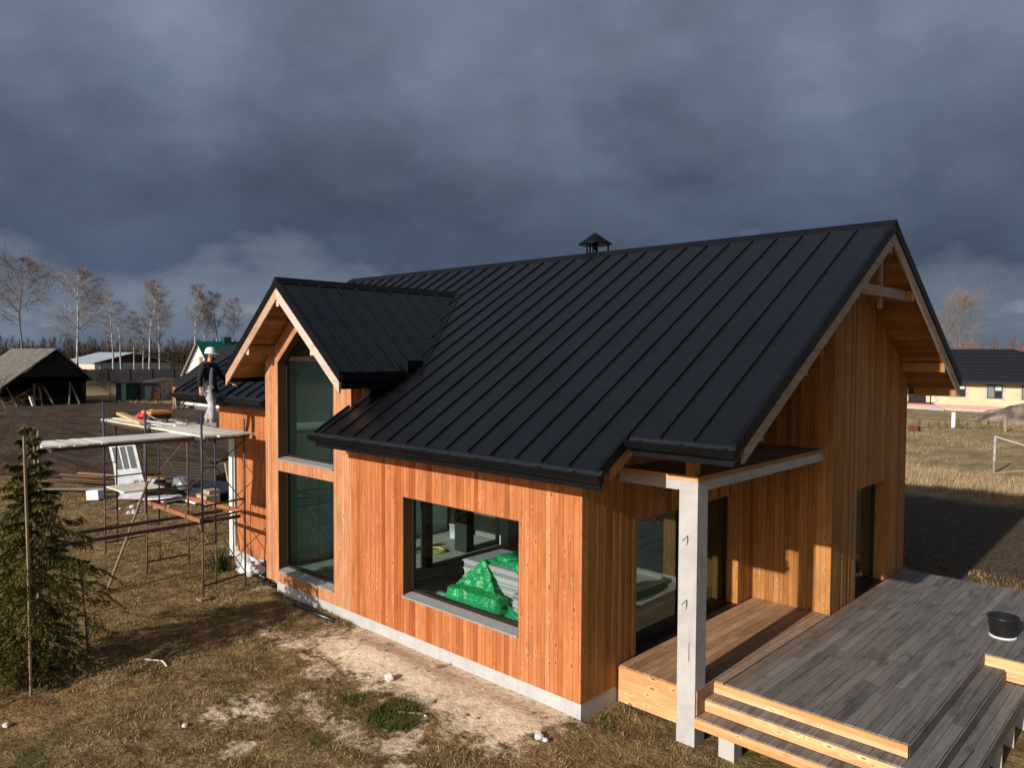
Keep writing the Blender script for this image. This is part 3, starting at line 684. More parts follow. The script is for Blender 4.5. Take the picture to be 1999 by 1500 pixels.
# ------------------------------------------------------------------ scaffold
scaf = empty('scaffold', (-12, -1, 0), 'tube scaffold of blue and rusty frames standing left of the house tower', 'scaffold')
def frame(x, y0, y1, xr, top, base=(0, 0), low='steel_r', up='steel_b', split=1.5):
    lx = x + (xr - x) * .3; ly = y0 + (y1 - y0) * .3
    for (a, b, t_, nm, bs, wob) in ((x, y0, top, 'standard', base[0], 0), (xr, y1, top - .25, 'standard', base[1], 0.02), (lx, ly, 3.58, 'ladder_tube', .25, 0)):
        m = MB(); r = .024 if nm == 'standard' else .018
        m.tube([(a, b, bs), (a, b, split if nm == 'standard' else 1.2)], r, 8); m.build(nm, M[low], scaf, True)
        m = MB(); m.tube([(a, b, (split if nm == 'standard' else 1.2)), (a, b, t_)], r + .0015, 8); m.build(nm, M[up if b == y0 or nm != 'standard' else low], scaf, True)
    for z in (.3, 1.78, 2.06, 3.5):
        m = MB(); m.bar((x, y0, z), (xr, y1, z), .035, .035); m.build('transom', M['steel_d' if z < 3 else 'steel_b'], scaf)
    for z in (.75, 1.2, 2.45, 2.9): 
        m = MB(); m.tube([(x, y0, z), (lx, ly, z)], .013, 6); m.build('rung', M['steel_b'], scaf, True)
F = [(-9.37, -1.41, -.30, -9.62), (-12.24, -1.49, -.48, -12.22), (-14.95, -1.53, -.45, -15.05)]
frame(F[0][0], F[0][1], F[0][2], F[0][3], 4.15, (.07, .0)); frame(F[1][0], F[1][1], F[1][2], F[1][3], 4.0); frame(F[2][0], F[2][1], F[2][2], F[2][3], 4.1)
m = MB(); m.box(-9.5, -9.24, -1.52, -1.3, -.02, .05); fp = m.build('packing_block', M['post'], scaf)
for (a, b) in (((-12.2, -1.45, 1.76), (-9.4, -1.43, 1.74)), ((-12.2, -.5, 1.76), (-9.55, -.36, 1.76))):
    m = MB(); m.bar(a, b, .05, .09); m.build('ledger', M['rust_o'], scaf)
for (a, b, c) in (((-12.2, -.45, .4), (-9.6, -.3, 2.0), 'steel_d'), ((-12.2, -.45, 1.95), (-9.65, -.3, .35), 'steel_d'), ((-12.2, -.47, 3.4), (-9.6, -.32, 1.95), 'steel_d'), ((-12.2, -.47, 2.0), (-9.6, -.32, 3.4), 'steel_r'),
                 ((-15, -.45, 3.4), (-12.2, -.46, 1.9), 'steel_d'), ((-15, -.45, 1.7), (-12.2, -.46, 3.3), 'steel_r'), ((-15, -.45, .4), (-12.2, -.46, 1.6), 'steel_r'), ((-12.2, -.45, 1.5), (-11.0, -.4, .55), 'rust_o')):
    m = MB(); m.tube([a, b], .013, 6); m.build('brace', M[c], scaf, True)
# outrigger towards the camera: two dark rails and the far end frame
for x in (-10.42, -9.55):
    m = MB(); m.bar((x, -.45, 1.68), (x - .03, -4.6, 1.66), .05, .07); m.build('rail', M['steel_d'], scaf)
for (x, y_, t_) in ((-9.99, -4.36, 3.9), (-11.1, -4.3, 3.5)):
    m = MB(); m.tube([(x, y_, 0), (x, y_, t_)], .026, 8); m.build('standard', M['post'], scaf, True)
m = MB(); m.bar((-11.1, -4.22, 3.5), (-9.6, -4.22, 3.5), .05, .05); m.build('transom', M['steel_r'], scaf)
for x in (-9.95, -10.85):
    m = MB(); m.bar((x, -1.0, 3.5), (x, -4.3, 3.5), .05, .06); m.build('bearer', M['steel_d'], scaf)
m = MB(); m.bar((-12.3, -1.35, 3.53), (-9.3, -1.28, 3.53), .05, .07); m.bar((-12.3, -.45, 3.53), (-9.5, -.25, 3.53), .05, .07); m.bar((-15.3, -1.45, 3.53), (-12.2, -1.4, 3.53), .04, .06); m.bar((-15.3, -.45, 3.53), (-12.2, -.4, 3.53), .04, .06); m.build('bearer', M['steel_d'], scaf)
# planks
rnd = random.Random(12)
def planks(spec, label, group, mat='plank'):
    for i, (x0, x1, y0, y1, z) in enumerate(spec):
        m = MB(); m.box(x0, x1, y0, y1, z, z + .035, rnd.uniform(.2, .9)); o = m.build('scaffold_plank', M[mat]); tag(o, label, 'plank', group)
planks([(-9.95 - .275 * k - .265, -9.95 - .275 * k, -3.15 + rnd.uniform(-.04, .04), -1.15, 3.532) for k in range(4)], 'pale plank running out from the scaffold toward the spruce', 'long planks of the scaffold arm', 'plank_y')
for k in range(9):
    y = -4.28 + k * .13; m = MB(); m.box(-11.05 + rnd.uniform(-.04, .04), -9.88 + rnd.uniform(-.04, .04), y, y + .122, 3.535, 3.567 + rnd.uniform(0, .006), rnd.uniform(.5, 1)); o = m.build('deck_slat', M['plank']); tag(o, 'short pale board lying across the outer end of the scaffold arm', 'board', 'short boards at the scaffold end')
planks([(-12.5 + rnd.uniform(-.1, .1), -9.25 + rnd.uniform(-.06, .06), -1.38 + .29 * k, -1.10 + .29 * k, 3.572) for k in range(4)], 'pale scaffold plank under the man with the white helmet', 'planks under the man')
planks([(-15.4, -12.15 + rnd.uniform(-.2, .2), -1.45 + .3 * k, -1.17 + .3 * k, 3.572 + .012 * k) for k in range(4)], 'pale scaffold plank under the tools at the far scaffold end', 'planks under the tools')
planks([(-14.95, -13.65, -1.5 + .26 * k, -1.25 + .26 * k, 1.80) for k in range(4)], 'pale plank of the low shelf halfway up the scaffold', 'planks of the low scaffold shelf')
m = MB(); m.bar((-15.6, -.9, 3.72), (-12.75, -1.35, 3.66), .16, .06, tone=.8); o = m.build('timber_beam', M['timber']); tag(o, 'fresh orange timber beam lying on the far scaffold planks', 'timber')
m = MB(); m.bar((-14.2, -.18, 3.66), (-12.3, -.45, 3.65), .18, .04, tone=.5); o = m.build('loose_board', M['oldwood']); tag(o, 'grey loose board lying behind the tools on the scaffold', 'board')
tb = empty('tool_case', (-13.9, -.5, 3.63), 'black tool case with an orange lid lying on the scaffold planks', 'tool case')
m = MB(); m.box(-14.15, -13.6, -.8, -.3, 3.635, 3.80); m.build('case_body', M['black'], tb)
m = MB(); m.box(-14.2, -13.55, -.84, -.28, 3.802, 3.87); m.build('case_lid', plain('orange_lid', (.62, .23, .04), .45), tb)
m = MB(); m.tube([(-13.7, -.85, 3.66), (-13.55, -.9, 3.8), (-13.4, -.8, 3.7), (-13.35, -.6, 3.65)], .018, 6); m.build('case_strap', M['sill'], tb)
m = MB(); m.blob((-14.35, -.75, 3.72), (.24, .14, .1), 4, .3); o = m.build('power_saw', plain('red_plastic', (.5, .02, .03), .4), None, True); tag(o, 'red hand tool lying left of the orange lidded case on the scaffold', 'power tool')
m = MB(); m.blob((-14.5, -.45, 3.74), (.18, .14, .12), 8, .3); o = m.build('cloth_bag', plain('grey_cloth', (.4, .37, .33), .8), None, True); tag(o, 'small pale cloth bag beside the red tool on the scaffold', 'bag')
m = MB(); m.blob((-12.9, -.75, 3.67), (.14, .07, .05), 8, .4); m.tube([(-13.05, -.75, 3.66), (-12.7, -.6, 3.66)], .016, 6); o = m.build('hand_drill', M['steel_d'], None, True); tag(o, 'small dark hand tool lying alone on the planks left of the man', 'tool')
# leaning prop and stakes
m = MB(); m.tube([(-11.33, -2.74, 0), (-12.1, -1.5, 2.30)], .031, 8); o = m.build('leaning_pole', M['post'], None, True); o.name = 'leaning_pole'; tag(o, 'long grey pole leaning against the scaffold from the grass', 'pole')

# ------------------------------------------------------------------ worker
def skin_mesh(name, joints, bones, mat, parent, sub=2, smooth=True):
    me = bpy.data.meshes.new(name); me.from_pydata([j[0] for j in joints], bones, []); 
    o = bpy.data.objects.new(name, me); COL.objects.link(o)
    md = o.modifiers.new('skin', 'SKIN'); md.use_smooth_shade = True
    lay = me.skin_vertices[0] if me.skin_vertices else None
    for i, j in enumerate(joints):
        r = j[1]; lay.data[i].radius = r if hasattr(r, '__len__') else (r, r)
        lay.data[i].use_root = (i == 0)
    s = o.modifiers.new('sub', 'SUBSURF'); s.levels = sub; s.render_levels = sub
    dg = bpy.context.evaluated_depsgraph_get(); ev = o.evaluated_get(dg); nm = bpy.data.meshes.new_from_object(ev)
    o.modifiers.clear(); o.data = nm; nm.materials.clear(); nm.materials.append(mat)
    nm.polygons.foreach_set('use_smooth', [True] * len(nm.polygons))
    o.parent = parent; return o
man = empty('person', (0, 0, 0), 'man in white hard hat, dark jacket and grey trousers walking along the scaffold', 'person')
skin = plain('skin', (.50, .27, .18), .5, .35, 0, .1, 20)
# local frame: faces +x, left is +y, z up, feet at 0
J = [((0, 0, .96), .12), ((0, 0, 1.14), .12), ((.0, 0, 1.36), .13), ((.01, 0, 1.49), (.065, .065)), ((.03, 0, 1.565), (.055, .055)), ((.05, 0, 1.65), (.088, .078)), ((.06, 0, 1.74), (.085, .075)),
     # right arm (-y) hangs
     ((-.02, -.19, 1.42), .055), ((-.07, -.27, 1.15), .043), ((-.06, -.29, .90), .03), ((-.055, -.295, .83), (.03, .018)),
     # left arm reaches forward and down
     ((.02, .19, 1.42), .055), ((.14, .28, 1.17), .043), ((.38, .3, 1.02), .03), ((.45, .3, .99), (.03, .018)),
     # right leg forward
     ((.02, -.10, .90), .085), ((.13, -.11, .50), .058), ((.10, -.11, .09), .04), ((.22, -.12, .035), .035),
     ((-.0, .10, .90), .085), ((.02, .11, .50), .058), ((-.16, .11, .11), .04), ((-.04, .115, .035), .035)]
B = [(0, 1), (1, 2), (2, 3), (3, 4), (4, 5), (5, 6), (2, 7), (7, 8), (8, 9), (9, 10), (2, 11), (11, 12), (12, 13), (13, 14), (0, 15), (15, 16), (16, 17), (17, 18), (0, 19), (19, 20), (20, 21), (21, 22)]
def fingers(base, wrist, d, side, up):
    """five separate bent fingers"""
    d = Vector(d).normalized(); side = Vector(side).normalized(); up = Vector(up).normalized(); p0 = Vector(J[base][0])
    for k, (o_, L) in enumerate(((-.028, .07), (-.010, .08), (.009, .076), (.027, .06))):
        a = p0 + side * o_ + d * .02; i0 = len(J)
        J.append((tuple(a), .0095)); J.append((tuple(a + d * L * .55 + up * .008), .0085)); J.append((tuple(a + d * L * .9 + up * .028), .007))
        B.append((base, i0)); B.append((i0, i0 + 1)); B.append((i0 + 1, i0 + 2))
    a = p0 - side * .03 - d * .02; i0 = len(J); J.append((tuple(a - side * .02 + up * .01), .011)); J.append((tuple(a - side * .028 + d * .045 + up * .022), .009)); B.append((base, i0)); B.append((i0, i0 + 1))
fingers(10, 9, (.05, 0, -1), (-1, 0, 0), (.2, 1, 0)); fingers(14, 13, (.8, 0, -.35), (0, 1, 0), (0, 0, -1))
body = skin_mesh('body', J, B, skin, man)
m = MB(); m.blob((.142, 0, 1.655), (.022, .016, .028), 1, .05, 8, 6); m.blob((.05, -.083, 1.66), (.02, .01, .032), 1, .05, 8, 6); m.blob((.05, .083, 1.66), (.02, .01, .032), 1, .05, 8, 6); m.build('nose_and_ears', skin, body, True)
m = MB(); m.blob((.085, 0, 1.595), (.062, .068, .058), 3, .15, 12, 8); m.build('beard', plain('dark_hair', (.035, .018, .011), .8), man, True)
m = MB(); m.blob((.02, 0, 1.68), (.095, .087, .085), 3, .06, 12, 8); m.build('hair', plain('dark_hair_top', (.03, .017, .011), .8), man, True)
m = MB(); m.blob((.135, -.035, 1.685), (.014, .028, .016), 1, .02, 8, 6); m.blob((.135, .035, 1.685), (.014, .028, .016), 1, .02, 8, 6); m.bar((.13, -.066, 1.69), (.05, -.088, 1.69), .006, .008); m.bar((.13, .066, 1.69), (.05, .088, 1.69), .006, .008); m.build('glasses', plain('clear_lens', (.6, .62, .65), .1, .8), man, True)
m = MB()
prof = [(.128, .0), (.126, .03), (.117, .08), (.09, .125), (.05, .147), (0, .152)]
m.lathe(prof, (.035, 0, 1.71), 24); 
n = 24; b0 = len(m.v)
for k in range(n):
    th = 2 * math.pi * k / n; ext = .012 + .055 * max(0, math.cos(th)) ** 1.5
    m.v.append((.035 + (.128 + ext) * math.cos(th) * 1.02, (.128 + ext * .4) * math.sin(th), 1.71 - .012 * max(0, math.cos(th)))); 
for k in range(n):
    m.v.append((.035 + .126 * math.cos(2 * math.pi * k / n), .126 * math.sin(2 * math.pi * k / n), 1.712))
for k in range(n):
    k2 = (k + 1) % n; m.f.append((b0 + k, b0 + k2, b0 + n + k2, b0 + n + k)); m.t.append(.5); m.m.append(0)
hel = m.build('hard_hat', plain('helmet_white', (.78, .79, .82), .3, .5, 0, .02), man, True); hel.rotation_euler = (0, 0, 0)
jm = plain('jacket', (.010, .0115, .014), .75, .2, 0, .3, 14, .5, 30); lin = plain('jacket_panel', (.085, .1, .11), .8, .15, 0, .3, 12, .5, 25)
skin_mesh('jacket', [((-.01, 0, .98), (.185, .155)), ((-.01, 0, 1.16), (.175, .15)), ((-.01, 0, 1.36), (.175, .155)), ((0, 0, 1.49), (.09, .09)),
     ((-.02, -.2, 1.42), .088), ((-.075, -.285, 1.15), .07), ((-.06, -.295, .93), .058), ((.02, .2, 1.42), .088), ((.14, .29, 1.17), .07), ((.35, .3, 1.035), .056), ((-.01, 0, .86), (.175, .15))],
     [(0, 1), (1, 2), (2, 3), (2, 4), (4, 5), (5, 6), (2, 7), (7, 8), (8, 9), (0, 10)], jm, man)
m = MB(); m.hexa([(.10, -.16, .84), (.19, -.10, .82), (.185, -.09, 1.42), (.11, -.15, 1.42), (.06, -.15, .84), (.15, -.09, .82), (.12, -.08, 1.42), (.06, -.13, 1.42)]); 
skin_mesh('jacket_lining', [((.09, -.105, .84), (.085, .07)), ((.105, -.10, 1.0), (.085, .07)), ((.115, -.10, 1.2), (.075, .065)), ((.10, -.09, 1.4), (.05, .055))], [(0, 1), (1, 2), (2, 3)], lin, man)
skin_mesh('shirt', [((.08, .0, .9), (.11, .09)), ((.09, .0, 1.1), (.11, .095)), ((.085, .0, 1.35), (.10, .085)), ((.05, 0, 1.48), (.065, .065))], [(0, 1), (1, 2), (2, 3)], plain('shirt', (.012, .014, .02), .8), man)
m = MB(); m.blob((-.03, 0, 1.49), (.10, .13, .05), 5, .2, 14, 8); m.build('hood', plain('hood_lining', (.07, .012, .016), .8), man, True)
tr = plain('trousers', (.36, .36, .41), .85, .15, 0, .35, 9, .6, 18)
skin_mesh('trousers', [((0, 0, .96), (.14, .16)), ((.02, -.10, .86), .118), ((.13, -.11, .50), .085), ((.10, -.112, .14), .075), ((0, .10, .86), .118), ((.02, .11, .50), .085), ((-.15, .11, .15), .075)],
     [(0, 1), (1, 2), (2, 3), (0, 4), (4, 5), (5, 6)], tr, man)
bt = plain('boots', (.15, .145, .15), .7)
for J2 in ([((.09, -.112, .13), .078), ((.12, -.115, .066), .07), ((.27, -.122, .055), .06)], [((-.165, .11, .14), .078), ((-.14, .112, .068), .07), ((.02, .117, .055), .06)]):
    skin_mesh('boot', J2, [(0, 1), (1, 2)], bt, man)
man.location = (-11.22, -.36, 3.608); man.rotation_euler = (0, 0, R(36)); man.scale = (1.05, 1.05, 1.05)
# ------------------------------------------------------------------ terrain
def _hash(ix, iy, s):
    n = (ix.astype(np.int64) * 374761393 + iy.astype(np.int64) * 668265263 + s * 974711) & 0x7fffffff
    n = ((n ^ (n >> 13)) * 1274126177) & 0x7fffffff
    return ((n ^ (n >> 16)) & 0xffff) / 65535.0
def vnoise(x, y, f, s=1):
    x = x * f; y = y * f; ix = np.floor(x); iy = np.floor(y); fx = x - ix; fy = y - iy
    fx = fx * fx * (3 - 2 * fx); fy = fy * fy * (3 - 2 * fy); ix = ix.astype(int); iy = iy.astype(int)
    return (_hash(ix, iy, s) * (1 - fx) + _hash(ix + 1, iy, s) * fx) * (1 - fy) + (_hash(ix, iy + 1, s) * (1 - fx) + _hash(ix + 1, iy + 1, s) * fx) * fy
def fbm(x, y, f, s=1, o=4):
    r = 0; a = .5
    for i in range(o): r = r + a * (vnoise(x, y, f, s + i) - .5); a *= .55; f *= 2.1
    return r
def ss(a, b, x): t = np.clip((x - a) / (b - a), 0, 1); return t * t * (3 - 2 * t)
def height(x, y):
    x = np.asarray(x, float); y = np.asarray(y, float)
    near = 1 - ss(11, 26, y)
    z = -(.27 * ss(-.1, 1.0, x) + .05 * ss(1.4, 2.6, x) + .14 * ss(3, 5, x)) * near
    fade = np.exp(-np.maximum(0, np.hypot(x + 8, y + 3) - 14) / 25.0) * (1 - .85 * np.exp(-((x - .9) ** 2 + (y - .6) ** 2) / 1.8))
    z = z + fade * (.16 * fbm(x, y, .35, 3) + .10 * fbm(x, y, 1.4, 7) + .05 * fbm(x, y, 5.5, 13))
    z = z + .07 * np.exp(-((y + .55) / .5) ** 2) * ss(-6.5, -4, x) * (1 - ss(-.6, .2, x)) * (.6 + 1.6 * vnoise(x, y, 1.1, 21))
    wall = np.exp(-(np.minimum(y, 0) / .35) ** 2) * ss(-13, -12, x) * (1 - ss(-.2, .3, x)); z = z * (1 - .75 * wall)
    ins = ss(.15, .5, y) * (1 - ss(9.3, 9.7, y)) * ss(-12.3, -11.9, x) * (1 - ss(-.4, -.1, x)); z = z - .5 * ins
    return z
def lines(a, b, st, far):
    v = list(np.arange(a, b, st)); d = st; p = b
    while p < far: v.append(p); d *= 1.22; p += d
    d = st; p = a
    q = []
    while p > -far: d *= 1.22; p -= d; q.append(p)
    return np.array(q[::-1] + v)
gx = lines(-26, 7, .12, 4000); gy = lines(-12.5, 8, .12, 4000)
GX, GY = np.meshgrid(gx, gy); GZ = height(GX, GY)
nx, ny = len(gx), len(gy)
idx = np.arange(nx * ny).reshape(ny, nx)
quads = np.stack([idx[:-1, :-1], idx[:-1, 1:], idx[1:, 1:], idx[1:, :-1]], -1).reshape(-1, 4)
def npmesh(name, V, F, mat, tone=None, smooth=False, parent=None):
    me = bpy.data.meshes.new(name); k = F.shape[1]
    me.vertices.add(len(V)); me.vertices.foreach_set('co', np.asarray(V, np.float32).ravel())
    me.loops.add(F.size); me.loops.foreach_set('vertex_index', F.astype(np.int32).ravel())
    me.polygons.add(len(F)); me.polygons.foreach_set('loop_start', np.arange(0, F.size, k, dtype=np.int32))
    me.polygons.foreach_set('loop_total', np.full(len(F), k, np.int32)) if bpy.app.version < (4, 1) else None
    if smooth: me.polygons.foreach_set('use_smooth', np.ones(len(F), bool))
    me.update(calc_edges=True); me.materials.append(mat)
    if tone is not None: me.attributes.new('tone', 'FLOAT', 'FACE').data.foreach_set('value', np.asarray(tone, np.float32))
    o = bpy.data.objects.new(name, me); COL.objects.link(o)
    if parent is not None: o.parent = parent
    return o
t = NT('ground_soil'); o = t.coord('Object'); X, Y, Z = t.sep(o)[:3]
n1 = t.noise(o, .45, 5, .6); n2 = t.noise(o, 2.4, 6, .68, .4); n3 = t.noise(o, 30, 4, .7); n4 = t.noise(o, 9, 5, .7)
grass = t.ramp(n2, [(.28, (.06, .042, .02)), (.43, (.15, .10, .046)), (.58, (.25, .175, .085)), (.75, (.38, .285, .165))])
grass = t.mix(t.smooth(t.noise(o, 1.1, 5, .65), .52, .7), grass, (.10, .095, .034))
grass = t.mix(t.math('MULTIPLY', t.smooth(n1, .5, .66), .5), grass, (.22, .125, .055))
grass = t.mix(1.0, grass, t.ramp(n1, [(.35, .78), (.5, 1.1), (.65, 1.35)]), 'MULTIPLY'); grass = t.mix(1.0, grass, t.ramp(n3, [(.3, .5), (.7, 1.5)]), 'MULTIPLY'); grass = t.mix(1.0, grass, t.ramp(n4, [(.32, .5), (.5, 1.1), (.68, 1.5)]), 'MULTIPLY')
sand = t.ramp(n4, [(.3, (.4, .31, .215)), (.5, (.66, .53, .38)), (.75, (.8, .68, .52))])
# sand strip beside the plinth plus worn tracks
b1 = t.math('MULTIPLY', t.smooth(Y, -2.3, -.75), t.math('MULTIPLY', t.smooth(X, -7.5, -4.0), t.math('SUBTRACT', 1.0, t.smooth(X, -.6, .5))))
b1 = t.math('MULTIPLY', b1, t.math('SUBTRACT', 1.0, t.smooth(Y, 0.1, .3)))
tr1 = t.math('ABSOLUTE', t.math('ADD', t.math('ADD', Y, 2.75), t.math('MULTIPLY', X, .08)))
tr1 = t.math('MULTIPLY', t.math('SUBTRACT', 1.0, t.smooth(tr1, .1, .45)), t.math('MULTIPLY', t.smooth(X, -5, -3), .5))
tr2 = t.math('ABSOLUTE', t.math('ADD', t.math('ADD', Y, 1.75), t.math('MULTIPLY', X, .06)))
tr2 = t.math('MULTIPLY', t.math('SUBTRACT', 1.0, t.smooth(tr2, .1, .5)), t.math('MULTIPLY', t.math('MULTIPLY', t.smooth(X, -9, -6), t.math('SUBTRACT', 1.0, t.smooth(X, -4.4, -3.6))), .6))
def spot(cx, cy, r, a):
    d = t.math('SQRT', t.math('ADD', t.math('POWER', t.math('SUBTRACT', X, cx), 2.0), t.math('POWER', t.math('SUBTRACT', Y, cy), 2.0)))
    return t.math('MULTIPLY', t.math('SUBTRACT', 1.0, t.smooth(d, r * .3, r)), a)
sm = b1
for q in (tr1, tr2, spot(-3.9, -3.35, .9, .62), spot(-4.2, -1.6, .8, .6), spot(-2.0, -4.4, .7, .55), spot(-2.9, -3.9, .5, .5), spot(-1.5, -2.2, .8, .6), spot(-1.0, -3.6, .9, .6), spot(-5.2, -1.3, .7, .6), spot(-9.3, .1, .8, .5)): sm = t.math('MAXIMUM', sm, q)
ns = t.math('ADD', t.math('MULTIPLY', t.math('SUBTRACT', n2, .5), 1.7), t.math('MULTIPLY', t.math('SUBTRACT', n4, .5), .9))
sm = t.smooth(t.math('ADD', sm, ns), .3, .85)
near = t.math('SUBTRACT', 1.0, t.smooth(Y, 9, 14))
sm = t.math('MULTIPLY', t.math('MULTIPLY', sm, near), t.smooth(X, -14, -11))
c = t.mix(sm, grass, sand)
# straw meadow behind and to the right, dark soil carrying the house shadow in its colour
straw = t.ramp(t.noise(t.coord('Object', (1.0, .35, 1)), 1.2, 6, .65), [(.3, (.2, .145, .075)), (.5, (.36, .27, .15)), (.7, (.47, .365, .21))])
straw = t.mix(t.math('MULTIPLY', t.smooth(t.noise(o, .12, 4, .6), .5, .66), .5), straw, (.2, .165, .085))
c = t.mix(t.smooth(Y, 10, 13), c, straw)
soil = t.mix(t.smooth(n4, .4, .65), (.07, .05, .037), (.15, .105, .07))
shadow_band = t.math('MULTIPLY', t.smooth(t.math('ADD', Y, t.math('MULTIPLY', n2, 2.0)), 13.0, 14.5), t.math('SUBTRACT', 1.0, t.smooth(t.math('ADD', Y, t.math('MULTIPLY', n2, 3.0)), 24.0, 26.0)))
c = t.mix(t.math('MULTIPLY', shadow_band, t.smooth(X, -14, -8)), c, soil)
# far brown scrub land to the left
scrub = t.ramp(t.noise(o, .06, 5, .6), [(.3, (.035, .026, .017)), (.55, (.07, .05, .03)), (.75, (.13, .1, .05))])
c = t.mix(t.smooth(t.math('MULTIPLY', X, -1.0), 88, 130), c, scrub)
c = t.mix(t.smooth(Y, 110, 160), c, scrub)
t.col(c); hh = t.math('ADD', t.math('MULTIPLY', n3, .5), t.math('MULTIPLY', n4, 1.3)); bn_ = t.bump(hh, 1.0, .09); t.l(t.math('MULTIPLY_ADD', sm, -.6, 1.0), bn_.inputs['Strength']); t.set(.95, .1)
gr = npmesh('ground', np.stack([GX, GY, GZ], -1).reshape(-1, 3), quads, t.mat, smooth=True); tag(gr, kind='structure')
# ploughed field to the left
def region(name, poly, step, z, mat, amp=.05):
    """sheet over a polygon, gridded in u,v between two edge polylines"""
    (a, b) = poly; V = []; na = 90
    def pl(p, s):
        L = [0]; 
        for i in range(len(p) - 1): L.append(L[-1] + math.dist(p[i], p[i + 1]))
        d = s * L[-1]
        for i in range(len(p) - 1):
            if d <= L[i + 1] + 1e-9: k = (d - L[i]) / (L[i + 1] - L[i]); return (p[i][0] + (p[i + 1][0] - p[i][0]) * k, p[i][1] + (p[i + 1][1] - p[i][1]) * k)
        return p[-1]
    nb = 60
    for i in range(na + 1):
        A = pl(a, i / na); B = pl(b, i / na)
        for j in range(nb + 1): k = j / nb; V.append((A[0] + (B[0] - A[0]) * k, A[1] + (B[1] - A[1]) * k))
    V = np.array(V); zz = height(V[:, 0], V[:, 1]) + z + amp * fbm(V[:, 0], V[:, 1], .8, 31)
    I = np.arange((na + 1) * (nb + 1)).reshape(na + 1, nb + 1); Q = np.stack([I[:-1, :-1], I[1:, :-1], I[1:, 1:], I[:-1, 1:]], -1).reshape(-1, 4)
    o = npmesh(name, np.column_stack([V, zz]), Q, mat, smooth=True); tag(o, kind='structure'); return o
t = NT('ploughed_soil'); o = t.coord('Object'); w = t.noise(t.coord('Object', (.25, 1.4, 1), (0, 0, R(-12))), .9, 6, .7, .5); n = t.noise(o, 5, 5, .7)
c = t.ramp(w, [(.3, (.03, .021, .015)), (.5, (.075, .052, .037)), (.72, (.13, .092, .062))]); c = t.mix(1.0, c, t.ramp(n, [(.3, .6), (.7, 1.4)]), 'MULTIPLY')
t.col(c); t.bump(t.math('ADD', n, w), 1.0, .12); t.set(.95, .08)
region('field', ([(-29, 1.2), (-27.2, 5.2), (-30, 9.5), (-36, 22), (-52, 30)], [(-100, -30), (-93.5, 13.2), (-83, 20.3), (-74, 23.8), (-66, 30)]), 1, .07, t.mat, .12)

# ------------------------------------------------------------------ dry grass (uncountable)
def blades(name, N, xr, yr, L, wid, mat, seed, keep, lean=.7, clump=1.6, kind='stuff', thr=.0):
    g = np.random.RandomState(seed); x = g.uniform(*xr, N); y = g.uniform(*yr, N)
    d = fbm(x, y, clump, seed) + .6 * fbm(x, y, clump * 4, seed + 3); k = keep(x, y) & (d + g.uniform(-.12, .12, N) > thr); x, y, d = x[k], y[k], d[k]; n = len(x)
    z = height(x, y); ln = L * g.uniform(.5, 1.5, n) * (1 + 1.2 * np.clip(d, -.3, .5)); a = g.uniform(0, 2 * np.pi, n); le = g.uniform(.2, 1, n) * lean * 1.4
    dx, dy = np.cos(a), np.sin(a); h = ln * np.cos(np.minimum(le, 1.35)); s = ln * np.sin(np.minimum(le, 1.35)); b = g.uniform(0, 2 * np.pi, n); px, py = np.cos(b) * wid, np.sin(b) * wid
    V = np.stack([np.stack([x - px, y - py, z - .01], -1), np.stack([x + px, y + py, z - .01], -1), np.stack([x + dx * s, y + dy * s, z + h], -1)], 1).reshape(-1, 3)
    F = np.arange(3 * n).reshape(-1, 3); tone = np.clip(.5 + .9 * fbm(x, y, .9, seed + 9) + g.uniform(-.3, .3, n), 0, 1)
    o = npmesh(name, V, F, mat, tone); tag(o, kind=kind); return o
t = NT('dry_grass_blades'); t.col(t.ramp(t.attr(), [(0, (.075, .064, .024)), (.25, (.145, .108, .043)), (.5, (.235, .16, .074)), (.75, (.345, .255, .13)), (1, (.46, .365, .21))])); M['blade'] = t.set(.8, .1)
t = NT('green_grass_blades'); t.col(t.ramp(t.attr(), [(0, (.03, .045, .012)), (.6, (.075, .085, .022)), (1, (.18, .16, .05))])); M['gblade'] = t.set(.8, .1)
def sandmask(x, y):
    b = ss(-2.3, -.75, y) * ss(-7.5, -4, x) * (1 - ss(-.6, .5, x))
    for cx, cy, r in ((-3.9, -3.35, .6), (-4.2, -1.6, .5), (-2, -4.4, .4), (-1.5, -2.2, .6)): b = np.maximum(b, (1 - ss(r * .3, r, np.hypot(x - cx, y - cy))) * .8)
    return b
def keepn(x, y):
    g = np.random.RandomState(5).uniform(0, 1, len(x))
    return ((y < -.05) | ((x < -9.3) & (y < .5)) | (x < -14) | ((x > .1) & (y < .9))) & (g > sandmask(x, y) * 1.9 - .05)
blades('dry_grass', 230000, (-16, 3.2), (-8.5, 1.0), .048, .006, M['blade'], 3, keepn, 1.0, 1.9, thr=-.0)
blades('dry_grass_patch', 70000, (-26, -12), (-9, 4), .045, .009, M['blade'], 4, lambda x, y: (x < -14) | (y < .5), .9, 1.2)
blades('green_grass', 26000, (-16, 3), (-8.5, .5), .045, .0065, M['gblade'], 6, keepn, .8, .9, thr=.13)
blades('plinth_tufts', 9000, (-8.7, -.1), (-.22, -.01), .085, .007, M['blade'], 17, lambda x, y: fbm(x, y, 1.1, 5) > .02 + .1 * (x > -4), .7, 2, thr=-.2)
def clumpat(pts):
    def f(x, y):
        k = np.zeros(len(x), bool)
        for cx, cy, r in pts: k |= np.hypot(x - cx, y - cy) < r * (1 + .8 * fbm(x, y, 3, 5))
        return k
    return f
blades('green_grass_clump', 30000, (-3.6, .6), (-3.2, 1.0), .11, .0075, M['gblade'], 8, clumpat([(-2.05, -1.85, .42), (.25, .3, .13), (-.0, -.25, .1), (-2.9, -2.0, .2)]), .75, 3, thr=-.3)
